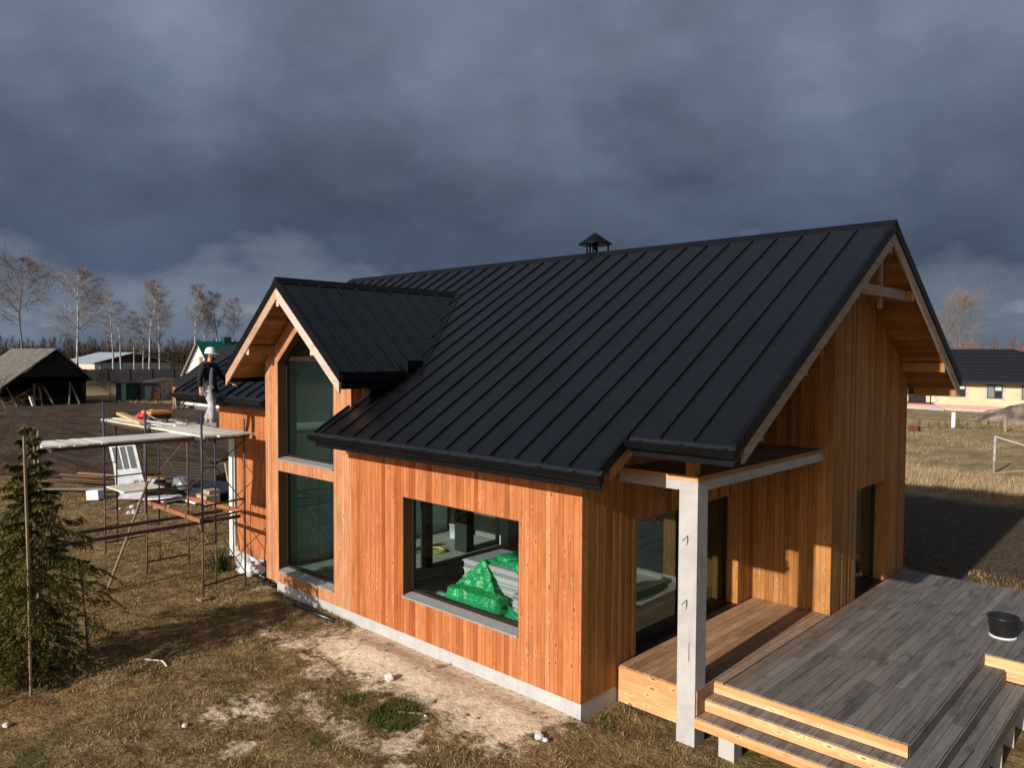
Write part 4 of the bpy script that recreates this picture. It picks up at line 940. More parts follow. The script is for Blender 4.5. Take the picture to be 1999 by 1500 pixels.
M['straw'] = NT('straw_blades'); _t = M['straw']; _t.col(_t.ramp(_t.attr(), [(0, (.25, .185, .105)), (.5, (.34, .255, .15)), (1, (.42, .32, .19))])); M['straw'] = _t.set(.85, .1)
blades('tall_straw', 60000, (-16, 9), (19, 30), .34, .016, M['straw'], 9, lambda x, y: y + 1.5 * fbm(x, y, .4, 2) > 24.0 - .1 * x, .5, .5, thr=-.1)
blades('meadow_grass', 30000, (-22, 8), (30, 62), .07, .02, M['straw'], 10, lambda x, y: x > -60, .7, .25, thr=0)
blades('yard_grass', 15000, (-4, 9), (10, 14), .12, .009, M['blade'], 11, lambda x, y: y > 9.9, .8, 1, thr=-.1)
blades('field_edge_grass', 9000, (-95, -64), (12, 33), .35, .035, M['blade'], 14, lambda x, y: np.abs((y - 13.2) - (x + 93.5) * .59) < 1.3, .6, .5, thr=-.2)
# stones, litter
def litter(name, c, r, mat, label, cat, seed=1, amp=.35, parts=1):
    m = MB(); h = float(height([c[0]], [c[1]])[0]); m.blob((c[0], c[1], h + r[2] * .5), r, seed, amp, 10, 7)
    for k in range(parts - 1): m.blob((c[0] + .12 * (k + 1), c[1] + .05 * k, h + r[2] * .3), [q * .6 for q in r], seed + k, amp, 8, 6)
    o = m.build(name, mat, None, False); tag(o, label, cat); return o
M['stone'] = plain('pale_stone', (.55, .53, .52), .8, .2, 0, .15, 9)
litter('stone', (-3.04, -1.19), (.09, .075, .07), M['stone'], 'fist sized white stone on the bare sand in front of the wide window', 'stone', 2)
litter('stone', (-.10, -.82), (.075, .06, .05), M['stone'], 'pair of white lumps on the sand by the near corner of the plinth', 'stone', 4, .4, 2)
litter('stone', (-4.05, -4.12), (.05, .04, .03), M['stone'], 'tiny white stone in the dry grass near the bottom of the picture', 'stone', 6)
litter('stone', (-5.95, -5.9), (.06, .05, .03), M['stone'], 'small white scrap in the grass near the stakes of the spruce', 'stone', 8)
litter('stone', (-2.9, -.35), (.09, .06, .05), plain('brick', (.38, .2, .14), .8), 'broken brick lump against the plinth below the wide window', 'brick', 9)
m = MB(); m.bar((-3.62, -.86, .04), (-3.4, -.8, .05), .09, .04); o = m.build('brick', plain('brick2', (.3, .12, .07), .8)); tag(o, 'half brick lying flat on the sand in front of the wide window', 'brick')
m = MB(); m.box(-3.5, -3.32, -.7, -.55, .03, .035); o = m.build('paper_scrap', M['white']); tag(o, 'white paper scrap on the sand beside the half brick', 'scrap')
m = MB(); m.tube([(-7.6, -.2, .03), (-7.0, -.24, .03), (-6.1, -.2, .035)], .05, 8); o = m.build('drain_pipe', M['black'], None, True); tag(o, 'dark drain pipe lying along the foot of the plinth below the tower', 'pipe')
m = MB(); m.tube([(-2.1, -1.75, .03), (-1.75, -1.55, .05)], .018, 6); o = m.build('stick', M['post']); tag(o, 'short brown stick beside the green grass clump', 'stick')
m = MB(); m.tube([(-6.9, -3.6, .02), (-6.5, -3.45, .06), (-6.3, -3.45, .02)], .016, 6); o = m.build('stick', M['plank']); tag(o, 'pale stick lying in the grass right of the spruce', 'stick')
rnd = random.Random(3)
for k in range(26):
    x, y = rnd.uniform(-5.5, -.2), rnd.uniform(-1.9, -.2); r = rnd.uniform(.012, .035)
    m = MB(); m.blob((x, y, float(height([x], [y])[0]) + r * .3), (r, r * .8, r * .6), k, .4, 6, 5); o = m.build('clod', M['stone'] if k % 5 == 0 else plain('clod', (.2, .15, .1), .9) if k == 1 else bpy.data.materials.get('clod') or M['stone']); tag(o, 'small clod on the sand strip beside the plinth', 'clod', 'clods on the sand strip')

# ------------------------------------------------------------------ plants
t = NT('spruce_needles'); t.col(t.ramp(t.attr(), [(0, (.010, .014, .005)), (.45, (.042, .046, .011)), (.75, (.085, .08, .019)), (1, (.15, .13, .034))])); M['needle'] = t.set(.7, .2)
M['bark'] = plain('brown_bark', (.09, .06, .04), .9, .1, 0, .4, 12, .5)
def spruce(loc, H, rad):
    e = empty('spruce_tree', loc, 'young dense spruce tied to stakes at the left edge of the yard', 'tree'); g = np.random.RandomState(5)
    tm = MB(); tm.tube([(loc[0], loc[1], loc[2]), (loc[0] + .02, loc[1], loc[2] + H * .5), (loc[0], loc[1], loc[2] + H)], [.06, .04, .01], 8); tm.build('trunk', M['bark'], e, True)
    V = []; T = []
    def needles(a, b, n, L, tone):
        d = (b - a); dl = np.linalg.norm(d) + 1e-9; dn = d / dl
        q = g.normal(size=(n, 3)); q -= (q @ dn)[:, None] * dn; q /= np.linalg.norm(q, axis=1)[:, None] + 1e-9
        p = a + d * g.uniform(0, 1, (n, 1)); tip = p + (q * .75 + dn * .65) * L * g.uniform(.7, 1.2, (n, 1)); w = np.cross(q, dn) * .0085
        for i in range(n): V.extend((p[i] - w[i], p[i] + w[i], tip[i])); T.append(min(1, max(0, tone + g.uniform(-.25, .25))))
    z = .22
    while z < H - .05:
        r = np.interp(z / H, [0, .06, .12, .28, .4, .52, .62, .75, .9, 1], rad); n = 6 if z < H * .75 else 4
        a0 = g.uniform(0, 6.28)
        for k in range(n):
            a = a0 + 6.283 * k / n + g.uniform(-.3, .3); L = r * g.uniform(.55, 1.25); up = np.interp(z / H, [0, .5, .8, 1], [-.12, .12, .5, 1.0])
            dirv = np.array([math.cos(a), math.sin(a), 0]); P = []
            for s in np.linspace(0, 1, 7): P.append(np.array(loc) + np.array([0, 0, z]) + dirv * L * s + np.array([0, 0, up * L * s - (.6 + g.uniform(-.15, .15)) * L * s * s * (1.15 - .7 * z / H) + .25 * L * max(0, s - .7)]))
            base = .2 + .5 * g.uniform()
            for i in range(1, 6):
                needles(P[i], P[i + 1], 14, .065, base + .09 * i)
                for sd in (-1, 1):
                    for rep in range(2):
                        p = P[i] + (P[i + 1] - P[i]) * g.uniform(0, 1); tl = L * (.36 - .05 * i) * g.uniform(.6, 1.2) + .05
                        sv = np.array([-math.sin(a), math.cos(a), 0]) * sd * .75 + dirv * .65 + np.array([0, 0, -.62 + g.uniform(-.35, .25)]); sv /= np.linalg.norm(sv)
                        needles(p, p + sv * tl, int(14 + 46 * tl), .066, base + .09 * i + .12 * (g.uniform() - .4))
        z += .15 if z < H * .8 else .2
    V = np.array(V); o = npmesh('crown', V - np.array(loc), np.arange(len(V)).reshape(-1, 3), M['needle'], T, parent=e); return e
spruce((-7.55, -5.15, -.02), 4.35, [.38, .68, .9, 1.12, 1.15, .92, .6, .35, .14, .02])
for (a, b, r, lab) in (((-6.83, -5.36, -.05), (-6.92, -5.36, 4.1), .022, 'tall grey stake in front of the spruce trunk'), ((-7.9, -4.95, -.05), (-7.75, -5.0, 3.9), .03, 'brown stake standing close behind the spruce trunk'),
                  ((-7.61, -4.27, -.05), (-7.92, -4.3, 1.75), .017, 'thin dark iron rod standing in the grass right of the spruce')):
    m = MB(); m.tube([a, tuple((Vector(a) + Vector(b)) / 2 + Vector((.01, .01, 0))), b], r, 6); o = m.build('stake' if r > .02 else 'iron_rod', M['post'] if r > .02 else M['steel_d']); tag(o, lab, 'stake' if r > .02 else 'rod')
# clump of iris leaves by the porch
t = NT('leaf_blade'); t.col(t.ramp(t.attr(), [(0, (.015, .03, .01)), (.6, (.05, .075, .02)), (1, (.2, .19, .06))])); M['leaf'] = t.set(.5, .3)
def leafclump(loc, n, L, seed):
    m = MB(); rnd = random.Random(seed)
    for i in range(n):
        a = rnd.uniform(0, 6.283); l = L * rnd.uniform(.6, 1.15); d = Vector((math.cos(a), math.sin(a), 0)); s = Vector((-d.y, d.x, 0)); le = rnd.uniform(.15, .95); b = Vector(loc) + d * rnd.uniform(0, .15); w = .018; prev = None; tn = rnd.random() ** 1.5
        for k in range(5):
            f = k / 4; p = b + d * (l * le * f * (.5 + .5 * f)) + Vector((0, 0, l * (f * math.sqrt(max(.05, 1 - le * le * .8)) - .5 * le * f * f))); ww = w * (1 - f * .95)
            cur = (p - s * ww, p + s * ww)
            if prev: m.face([prev[0], prev[1], cur[1], cur[0]], tn)
            prev = cur
    return m
o = leafclump((-11.2, -.15, 0), 150, .85, 3).build('iris_plant', M['leaf']); tag(o, 'green clump of long sword leaves in front of the porch jamb', 'plant')
bgm = MB(); bgm.blob((-10.45, .25, .18), (.38, .25, .22), 5, .55, 18, 12, 3.5); o = bgm.build('plastic_bag', M['whitebag'], None, True); tag(o, 'crumpled white plastic bag on the ground beside the tower base', 'bag')
# bare trees
t = NT('birch_bark'); o = t.coord('Object'); n = t.noise(t.coord('Object', (2, 2, .9)), 1.6, 4, .7); t.col(t.ramp(n, [(.38, (.05, .045, .042)), (.47, (.33, .32, .31)), (.7, (.5, .49, .48))])); M['birch'] = t.set(.85, .1)
M['twig'] = plain('birch_twig', (.215, .19, .195), .9, .1, 0, .25, .3); M['twig_pale'] = plain('pale_twig', (.21, .175, .155), .9, .1, 0, .2, .3); M['twig_brown'] = plain('brown_twig', (.15, .1, .07), .9, .1, 0, .25, .3)
M['trunk_grey'] = plain('grey_trunk', (.17, .14, .12), .9, .1, 0, .3, .8)
def bare_tree(name, loc, H, seed, spread, first, droop, label, group, nl=22, ntw=9, mats=('birch', 'twig'), tw=.03, rise=.9, leaf=0, double=False, nk=19):
    e = empty(name, loc, label, 'tree', group); rnd = random.Random(seed); tm = MB(); V = []; L0 = Vector(loc)
    def twig(p, d, l, w):
        q = p; dd = d.copy()
        for k in range(3):
            r = q + dd * (l / 3); s = dd.cross(Vector((rnd.gauss(0, 1), rnd.gauss(0, 1), rnd.gauss(0, 1)))).normalized() * w * (1 - .3 * k)
            V.extend((q - s, q + s, r)); q = r; dd = (dd + Vector((rnd.gauss(0, .18), rnd.gauss(0, .18), -droop * .42))).normalized()
        if leaf and rnd.random() < leaf:
            s1 = Vector((rnd.gauss(0, .14), rnd.gauss(0, .14), rnd.gauss(0, .14))); s2 = Vector((rnd.gauss(0, .14), rnd.gauss(0, .14), rnd.gauss(0, .14))); V.extend((q, q + s1, q + s2))
    def stem(base, H, lean, first, k0):
        pts = []; rs = []
        for k in range(8):
            f = k / 7; pts.append(base + Vector((lean[0] * f * f + rnd.gauss(0, .012 * H) * f, lean[1] * f * f + rnd.gauss(0, .012 * H) * f, H * f))); rs.append(.0105 * H * (1 - f) ** .8 + .015)
        tm.tube(pts, rs, 7)
        for i in range(nl):
            f = first + (1 - first) * ((i + rnd.random()) / nl) ** .9; fi = min(6.999, f * 7); b = pts[int(fi)].lerp(pts[int(fi) + 1], fi % 1)
            a = rnd.uniform(0, 6.283); env = math.sin(math.pi * min(1, .16 + .84 * (f - first) / (1 - first))) ** .7; l = spread * H * (env * rnd.uniform(.7, 1.1) + .06)
            d = Vector((math.cos(a), math.sin(a), rise * rnd.uniform(.7, 1.4))).normalized(); lp = [b]; q = b; dd = d.copy()
            for k in range(4): q = q + dd * l / 4; lp.append(q); dd = (dd + Vector((rnd.gauss(0, .12), rnd.gauss(0, .12), -.1 * droop))).normalized()
            tm.tube(lp, [.0035 * H * (1 - f * .6), .0026 * H * (1 - f * .6), .0018 * H * (1 - f * .5), .0012 * H, .0006 * H], 4, False)
            for j in range(ntw):
                g = rnd.uniform(.25, 1); gi = min(3.999, g * 4); p = lp[int(gi)].lerp(lp[int(gi) + 1], gi % 1); sd = (dd + Vector((rnd.gauss(0, .7), rnd.gauss(0, .7), rnd.gauss(.15, .45)))).normalized(); sl = l * rnd.uniform(.3, .62)
                V.extend((p - sd.orthogonal().normalized() * .0012 * H, p + sd.orthogonal().normalized() * .0012 * H, p + sd * sl))
                for k in range(nk): twig(p + sd * sl * rnd.uniform(.1, 1), (sd + Vector((rnd.gauss(0, .7), rnd.gauss(0, .7), rnd.gauss(-.1 * droop, .5)))).normalized(), sl * rnd.uniform(.6, 1.25), tw * .36)
    stem(L0, H, (rnd.gauss(0, .03) * H, rnd.gauss(0, .03) * H), first, 0)
    if double: stem(L0 + Vector((.3, .3, 0)), H * .92, (.1 * H, .1 * H), first, 1)
    tm.build('trunk', M[mats[0]], e, True); A = np.array([tuple(v) for v in V]) - np.array(loc)
    npmesh('crown', A, np.arange(len(A)).reshape(-1, 3), M[mats[1]], parent=e); return e
GB = 'birches beyond the ploughed field'
bare_tree('birch_tree', (-158.6, 41.5, 0), 21.4, 3, .25, .36, 1.15, 'biggest birch, its wide crown weeping, white trunk rising behind the old barn', GB, 30, 13, tw=.05)
A1 = bare_tree('birch_tree', (-148.9, 44.9, 0), 16.6, 5, .17, .33, .9, 'slim birch in front of the metal roofed building, left of its close neighbour', GB, 20, 10, tw=.045)
bare_tree('birch_tree', (-152.2, 47.4, 0), 15.2, 6, .15, .3, .8, 'dark slim birch rising from the ridge end of the metal roofed building', GB, 18, 7, ('birch', 'twig'), .045)
A2 = bare_tree('birch_tree', (-143.9, 49.6, 0), 19.1, 8, .17, .42, .7, 'tall white birch with a clear straight trunk in front of the black fence', GB, 22, 12, tw=.045, rise=1.4)
bare_tree('birch_tree', (-151.7, 54.7, 0), 18.9, 9, .2, .35, .8, 'tall leaning birch just right of the clear trunked one', GB, 22, 11, tw=.045, rise=1.2)
dup(A1, (-155.5, 51.1, 0), 1.3, 'short birch with a dense dark crown between the slim pair and the tall pair', .82)
dup(A1, (-149.6, 50.6, 0), 2.6, 'shortest thin birch close to the dense dark crowned one', .72)
for k, (x, y, h, rz, lab) in enumerate([(-181.3, 75.1, 22.2, .4, 'tallest birch of the row above the green roofed house'), (-179.4, 77.0, 19.6, 2.0, 'white trunked birch directly behind the left gable of the green roof'), (-182.0, 81.4, 20.4, 3.5, 'pale birch above the green chimney'), (-179.6, 84.1, 19.2, 5.1, 'rightmost birch above the green roof, nearest the new house')]):
    dup(A2, (x, y, 0), rz, lab, h / 19.1)
bare_tree('broad_tree', (-189.7, 39.7, 0), 25.6, 12, .26, .42, .15, 'tall dark broadleaf tree with a spreading crown behind the old barn roof', None, 24, 9, ('trunk_grey', 'twig_brown'), .05, .75, .5)
bare_tree('pale_tree', (-29.5, 150, 0), 15.4, 15, .36, .22, -.15, 'pale bare tree with a fan shaped crown behind the cream house', None, 30, 8, ('trunk_grey', 'twig_pale'), .04, 1.6)
BS = bare_tree('bare_shrub', (-38.5, 1.1, 0), 3.9, 21, .4, .05, .2, 'bare yellowish shrub at the left edge of the ploughed field', 'bare shrubs round the field', 16, 6, ('trunk_grey', 'twig_brown'), .02, 1.0)
for (x, y, s, rz, lab) in ((-79.5, 20.6, .9, 1, 'bare crooked fruit tree right of the old barn'), (-78.3, 26.6, .62, 2, 'brown bush in front of the grey shed'), (-77.3, 25.2, .5, 3, 'low brown bush beside the orange sheet of the shed'), (-80.0, 13.8, .6, 4, 'bare bush in front of the left part of the barn')):
    dup(BS, (x, y, 0), rz, lab, s)
# far woods that read as one mass
def wood_mass(name, N, place, hr, seed, mat, spread=.16, low=.25, per=22, tw=.09, label=None):
    g = np.random.RandomState(seed); V = []; T = []
    for i in range(N):
        x, y = place(g); h = g.uniform(*hr); tone = g.uniform(); b = np.array([x, y, 0.])
        w = np.array([.006 * h, .006 * h, 0]); V += [b - w, b + w, b + np.array([0, 0, h * .8])]; T.append(.7 + .25 * tone if tone < .75 else 1)
        for k in range(per):
            f = g.uniform(low, .95); a = g.uniform(0, 6.283); l = spread * h * g.uniform(.5, 1.2) * (.35 + .75 * math.sin(math.pi * min(1, (f - low) / (1 - low) * .85 + .1))); p = b + np.array([0, 0, h * f]); d = np.array([math.cos(a), math.sin(a), g.uniform(.7, 1.8)]) * l; s = np.array([-math.sin(a), math.cos(a), .3]) * tw
            V += [p - s, p + s, p + d]; T.append(.6 * tone * g.uniform(.3, 1))
            q = p + d * .4; V += [q - s * .7, q + s * .7, q + d * .6 + np.array([g.normal() * l * .3, g.normal() * l * .3, l * .4])]; T.append(.6 * tone * g.uniform(.3, 1))
    V = np.array(V); o = npmesh(name, V, np.arange(len(V)).reshape(-1, 3), mat, T); tag(o, label, 'woods', kind='stuff'); return o
def wmat(name, stops): t = NT(name); t.col(t.ramp(t.attr(), stops)); return t.set(.9, .05)
wg = wmat('grey_woods', [(0, (.062, .054, .057)), (.5, (.115, .1, .102)), (.8, (.12, .105, .108)), (.96, (.13, .115, .115)), (1, (.3, .29, .29))])
wb = wmat('brown_scrub', [(0, (.04, .03, .02)), (.6, (.085, .062, .037)), (1, (.15, .11, .062))]); wr = wmat('red_birch_woods', [(0, (.15, .085, .08)), (.5, (.22, .13, .12)), (.85, (.25, .15, .135)), (.96, (.3, .22, .2)), (1, (.5, .45, .43))])
def arc(r0, r1, a0, a1):
    def f(g): r = g.uniform(r0, r1); a = R(g.uniform(a0, a1)); return 6.8 - r * math.sin(a), -8.8 + r * math.cos(a)
    return f
wood_mass('far_woods', 760, arc(330, 380, 52, 84), (5, 11.5), 3, wg, label='grey bare woods along the left horizon', tw=.085, per=34)
wood_mass('far_woods', 240, arc(400, 520, 24, 52), (8, 14), 4, wg, label='bare woods behind the new house', tw=.12)
wood_mass('scrub', 1700, arc(295, 400, 50, 86), (2.2, 6.0), 5, wb, .45, .02, 16, .13, 'brown scrub before the woods on the left horizon')
wood_mass('birch_woods', 800, arc(200, 240, -6, 22), (5.5, 10), 6, wr, .13, .2, 34, .055, 'reddish young birch woods behind the cream house')

# ------------------------------------------------------------------ neighbours on the left
def gable_house(name, x0, x1, y0, y1, ze, zr, axis, over, wallm, roofm, gabm, label, cat, thick=.15):
    """gable building; ridge runs along axis"""
    e = empty(name, ((x0 + x1) / 2, (y0 + y1) / 2, 0), label, cat); m = MB(); g = MB(); r = MB(); k = over
    m.box(x0, x1, y0, y1, -.3, ze); m.build('wall', wallm, e)
    if axis == 'x':
        yc = (y0 + y1) / 2; s = (zr - ze) / (yc - y0)
        for x in (x0 + .02, x1 - .02): g.face([(x, y0, ze), (x, y1, ze), (x, yc, zr)])
        for sg, ya in ((-1, y0 - k), (1, y1 + k)):
            z_ = ze - s * k; q = [(x0 - k, ya, z_), (x1 + k, ya, z_), (x1 + k, yc, zr), (x0 - k, yc, zr)]; r.hexa(q + [(a, b, c + thick) for a, b, c in q])
    else:
        xc = (x0 + x1) / 2; s = (zr - ze) / (xc - x0)
        for y in (y0 + .02, y1 - .02): g.face([(x0, y, ze), (x1, y, ze), (xc, y, zr)])
        for xa in (x0 - k, x1 + k):
            z_ = ze - s * k; q = [(xa, y0 - k, z_), (xc, y0 - k, zr), (xc, y1 + k, zr), (xa, y1 + k, z_)]; r.hexa(q + [(a, b, c + thick) for a, b, c in q])
    for i in range(2):
        h = MB(); h.face([g.v[j] for j in g.f[i]]); h.build('gable', gabm, e)
    r.build('roof', roofm, e); return e
def stripes(name, a, b, sc, axis='y', rough=.8, nz=.4):
    t = NT(name); o = t.coord('Object'); v = t.sep(o)[{'x': 0, 'y': 1, 'z': 2}[axis]]; w = t.math('FRACT', t.math('MULTIPLY', v, sc)); n = t.noise(o, 1.3, 5, .65)
    c = t.mix(t.math('GREATER_THAN', w, .72), a, b); t.col(t.mix(1.0, c, t.ramp(n, [(.3, 1 - nz), (.7, 1 + nz)]), 'MULTIPLY')); return t.set(rough, .2)
barnroof = stripes('weathered_roof', (.13, .12, .107), (.09, .083, .074), 1.6, 'x'); darkwood = stripes('dark_barn_boards', (.03, .026, .023), (.015, .013, .012), 3.5, 'y')
bn = empty('old_barn', (-86, 15.4, 0), 'old dark timber barn with a weathered grey roof at the far field edge', 'barn')
m = MB(); m.box(-94, -79.2, 12.3, 18.2, 2.35, 2.9); m.box(-94, -93.6, 12.3, 18.2, -.2, 2.4); m.box(-94, -79.2, 17.9, 18.2, -.2, 2.4); m.build('wall', darkwood, bn)
m = MB(); m.face([(-79.2, 12.3, 2.3), (-79.2, 18.2, 2.3), (-79.2, 18.2, 2.9), (-79.2, 15.4, 5.55), (-79.2, 12.3, 2.9)]); m.build('gable', darkwood, bn)
m = MB(); q = [(-95, 15.4, 5.6), (-78.6, 15.4, 5.6), (-78.6, 9.6, 1.1), (-95, 9.6, 1.1)]; m.hexa(q + [(a, b, c + .14) for a, b, c in q]); q = [(-95, 15.4, 5.6), (-78.6, 15.4, 5.6), (-78.6, 18.9, 2.4), (-95, 18.9, 2.4)]; m.hexa(q + [(a, b, c + .14) for a, b, c in q]); m.build('roof', barnroof, bn)
rnd = random.Random(4)
for k in range(7):
    y = 11.0 + k * 1.05 + rnd.uniform(-.2, .2); m = MB(); m.tube([(-78.6, y, 0), (-79.1, y + rnd.uniform(-.9, .5), rnd.uniform(1.7, 2.4))], .09, 6); o = m.build('leaning_post', M['oldwood']); tag(o, 'grey pole leaning against the open front of the old barn', 'pole', 'poles leaning on the barn front')
m = MB(); m.bar((-78.3, 13.2, 0), (-78.6, 13.0, 1.0), .35, .12); o = m.build('white_board', M['white']); tag(o, 'short white board standing before the barn', 'board')
corr = plain('galvanised_roof', (.42, .5, .58), .45, .4, .3, .1); marn = plain('maroon_gable', (.075, .028, .032), .7, .2, 0, .15); crm = plain('cream_block', (.5, .44, .36), .8, .2, 0, .12)
mb = gable_house('metal_roof_hall', -270, -240, 71, 93.5, 2.05, 5.1, 'x', .6, crm, corr, marn, 'long low hall with a pale metal roof and maroon gable beyond the birches', 'building')
m = MB(); m.box(-239.98, -239.8, 74, 78.8, 0, 2.1); m.build('door', plain('blue_grey_door', (.3, .34, .4), .6), mb); m = MB(); m.box(-255, -254, 70.8, 71, 0, 2.0); m.build('door', M['dark'], mb)
m = MB(); m.box(-241, -239.75, 72.4, 73.0, 0, 1.6); o = m.build('cabinet', plain('orange_cabinet', (.5, .3, .18), .7)); tag(o, 'small orange box standing before the maroon gable of the hall', 'box')
fe = empty('black_fence', (-139, 44, 0), 'long black board fence behind the sheds at the far side of the field', 'fence'); m = MB(); m.bar((-148, 32, 1.1), (-129, 60, 1.1), .06, 2.2); m.build('fence_panel', plain('black_boards', (.012, .011, .013), .8), fe)
for k in range(9):
    m = MB(); m.box(-148 + 2.1 * k + .1, -147.85 + 2.1 * k + .1, 32 + 3.1 * k, 32.15 + 3.1 * k, 0, 2.3); m.build('fence_post', M['black'], fe)
sh = empty('grey_shed', (-81, 25, 0), 'low grey green metal shed with a brown roof beside the field', 'shed')
m = MB(); m.box(-84, -80.4, 24.3, 27.6, -.1, 1.75); m.build('wall', plain('shed_grey', (.13, .16, .165), .7), sh); m = MB(); q = [(-84.3, 23.8, 1.72), (-80.1, 23.8, 1.72), (-80.1, 27.9, 2.3), (-84.3, 27.9, 2.3)]; m.hexa(q + [(a, b, c + .1) for a, b, c in q]); m.build('roof', plain('shed_roof', (.055, .04, .04), .7), sh)
m = MB(); m.box(-80.38, -80.3, 24.5, 25.2, .1, 1.6); m.build('door', plain('shed_door', (.34, .36, .4), .6), sh)
gs = empty('green_shed', (-82, 23, 0), 'dark green cabin with one bright mint green edge panel', 'shed'); m = MB(); m.box(-84, -81.2, 22.75, 24.2, -.1, 1.9); m.build('wall', plain('cabin_green', (.03, .06, .055), .6), gs); m = MB(); m.box(-81.3, -81, 22.35, 22.75, -.1, 2.0); m.build('edge_panel', plain('mint', (.22, .5, .32), .6), gs); m = MB(); m.box(-84.2, -80.8, 22.3, 24.4, 1.95, 2.1); m.build('roof', plain('cabin_roof', (.1, .12, .13), .6), gs)
m = MB(); m.box(-79.9, -79.8, 25.3, 25.9, .25, .95); o = m.build('orange_sheet', plain('orange_sheet', (.55, .16, .04), .6)); tag(o, 'orange sheet leaning on the grey shed', 'sheet')
for y in (24.0, 24.95):
    m = MB(); m.tube([(-79.9, y, 0), (-79.9, y, 2.6 if y < 24.5 else 1.5)], .045, 6); o = m.build('red_post', plain('red_post', (.22, .045, .035), .6)); tag(o, 'thin red steel post before the shed, ' + ('the taller one' if y < 24.5 else 'the shorter one'), 'post')
grn = metal_roof('green_roof', (.006, .07, .05), .4, .1); vill = gable_house('green_roof_house', -85.6, -78.0, 31.3, 44, 3.0, 6.65, 'y', .35, M['whiteplaster'], grn, M['whiteplaster'], 'white house under a bright green metal roof with green chimney, behind the dark tiled roof', 'house', .1)
m = MB(); m.box(-81.6, -80.9, 31.2, 31.28, 3.4, 4.9); m.build('window', plain('amber_window', (.3, .17, .06), .5), vill); m = MB(); m.box(-82.3, -81.4, 34.2, 35.1, 6.2, 7.3); m.build('chimney', grn, vill)
m = MB()
for k in range(14):
    f = k / 14; x = -86.0 + f * 4.2; z = 2.62 + f * 4.03; m.box(x, x + .34, 30.85, 30.95, z - .12, z + .1, k % 2)
m.build('rake_tiles', plain('rake_tiles', (.3, .2, .15), .8), vill)
tile = stripes('dark_tiles', (.014, .015, .018), (.007, .007, .009), 3.0, 'z', .6, .15)
bw = gable_house('tiled_roof_house', -67.8, -54, 23.1, 31.9, 2.55, 5.75, 'x', .62, M['whiteplaster'], tile, M['whiteplaster'], 'low white neighbouring house with a black tiled roof, behind the worker', 'house', .12)
m = MB(); m.box(-68.5, -67.9, 22.6, 23.3, -.2, 2.0); m.build('porch_pillar', M['larch_gable'], bw)
m = MB(); m.box(-67.9, -54, 22.9, 23.1, -.2, .35); m.build('plinth', plain('dark_base', (.12, .11, .1), .8), bw)
o = MB(); 
for k in range(14): o.bar((-65.2 + rnd.uniform(-.8, .8), 21.6 + rnd.uniform(-.3, .3), .1), (-65.0 + rnd.uniform(-.8, .8), 21.8 + rnd.uniform(-.4, .4), rnd.uniform(.4, 1.4)), .12, .12)
o = o.build('branch_pile', M['oldwood']); tag(o, 'pile of brown branches in front of the white walled house', 'pile')
# building waste beside the field
m = MB()
for k in range(12): m.bar((-28.2 + rnd.uniform(-.2, .2), .9 + .1 * k + rnd.uniform(-.2, .2), .12 + .06 * (k % 5)), (-23.8 + rnd.uniform(-.6, .6), 4.0 + rnd.uniform(-.8, .8), .14 + .07 * (k % 5)), .14, .05, tone=rnd.random())
o = m.build('plank_pile', M['rottwood']); tag(o, 'untidy pile of old brown planks between spruce and scaffold', 'pile')
m = MB(); 
for k in range(6): m.bar((-26.6, 4.7 + .02 * k, .08 + .12 * k), (-20.6, 7.2, .08 + .12 * k), .2, .1, tone=rnd.random() * .5)
o = m.build('log_stack', plain('dark_beams', (.03, .022, .018), .8)); tag(o, 'low dark stack of beams along the edge of the ploughed field', 'stack')
m = MB(); m.blob((-21.3, 4.6, .1), (2.1, .9, .28), 7, .5, 24, 10, 2.5); o = m.build('tarpaulin', plain('black_tarp', (.012, .014, .02), .45, .4, 0, .3), None, True); tag(o, 'black tarpaulin spread over rubble behind the scaffold', 'tarpaulin')
def panel_door(name, o3, ux, uz, w, h, label, glassy=True):
    e = empty(name, o3, label, 'door'); ux = Vector(ux).normalized(); uz = Vector(uz).normalized(); n = ux.cross(uz).normalized(); o3 = Vector(o3)
    def slab(m, u0, u1, v0, v1, t0, t1): m.hexa([o3 + ux * a + uz * v + n * t_ for t_ in (t0, t1) for (a, v) in ((u0, v0), (u1, v0), (u1, v1), (u0, v1))])
    m = MB(); st = .11; y1 = h * .45
    slab(m, 0, st, 0, h, -.02, .02); slab(m, w - st, w, 0, h, -.02, .02); slab(m, st, w - st, h - st, h, -.02, .02); slab(m, st, w - st, y1, y1 + .1, -.02, .02); slab(m, st, w - st, 0, y1, -.012, .012)
    for k in (1, 2): a = st + (w - 2 * st) * k / 3; slab(m, a - .03, a + .03, y1 + .1, h - st, -.018, .018)
    m.build('leaf', plain('old_white_paint', (.46, .48, .52), .7, .2, 0, .25, 4), e); g = MB(); slab(g, st, w - st, y1 + .1, h - st, -.004, .004); g.build('pane', plain('dark_pane', (.05, .065, .08), .15, .6), e)
    return e
panel_door('white_door', (-23.2, 1.75, .05), (.73, .68, .10), (-.27, -.10, .95), 1.0, 1.95, 'white panel door with three panes leaning on the planks behind the scaffold')
panel_door('white_door', (-21.9, 1.2, .18), (.75, .66, 0), (-.6, .7, .45), .85, 1.2, 'broken white door leaf lying tilted below the leaning one')
m = MB(); m.box(-21.4, -20.4, 2.2, 2.9, .1, .16); m.bar((-21.2, 1.9, .2), (-20.2, 2.6, .3), .6, .05); o = m.build('scuffed_sheet', M['whitebag']); tag(o, 'scuffed white sheet lying flat right of the broken door', 'panel')
m = MB(); m.bar((-23.3, .75, .2), (-22.85, 1.0, .24), .36, .34); o = m.build('foam_block', M['white']); tag(o, 'white foam block on the dark ground left of the scaffold', 'block')
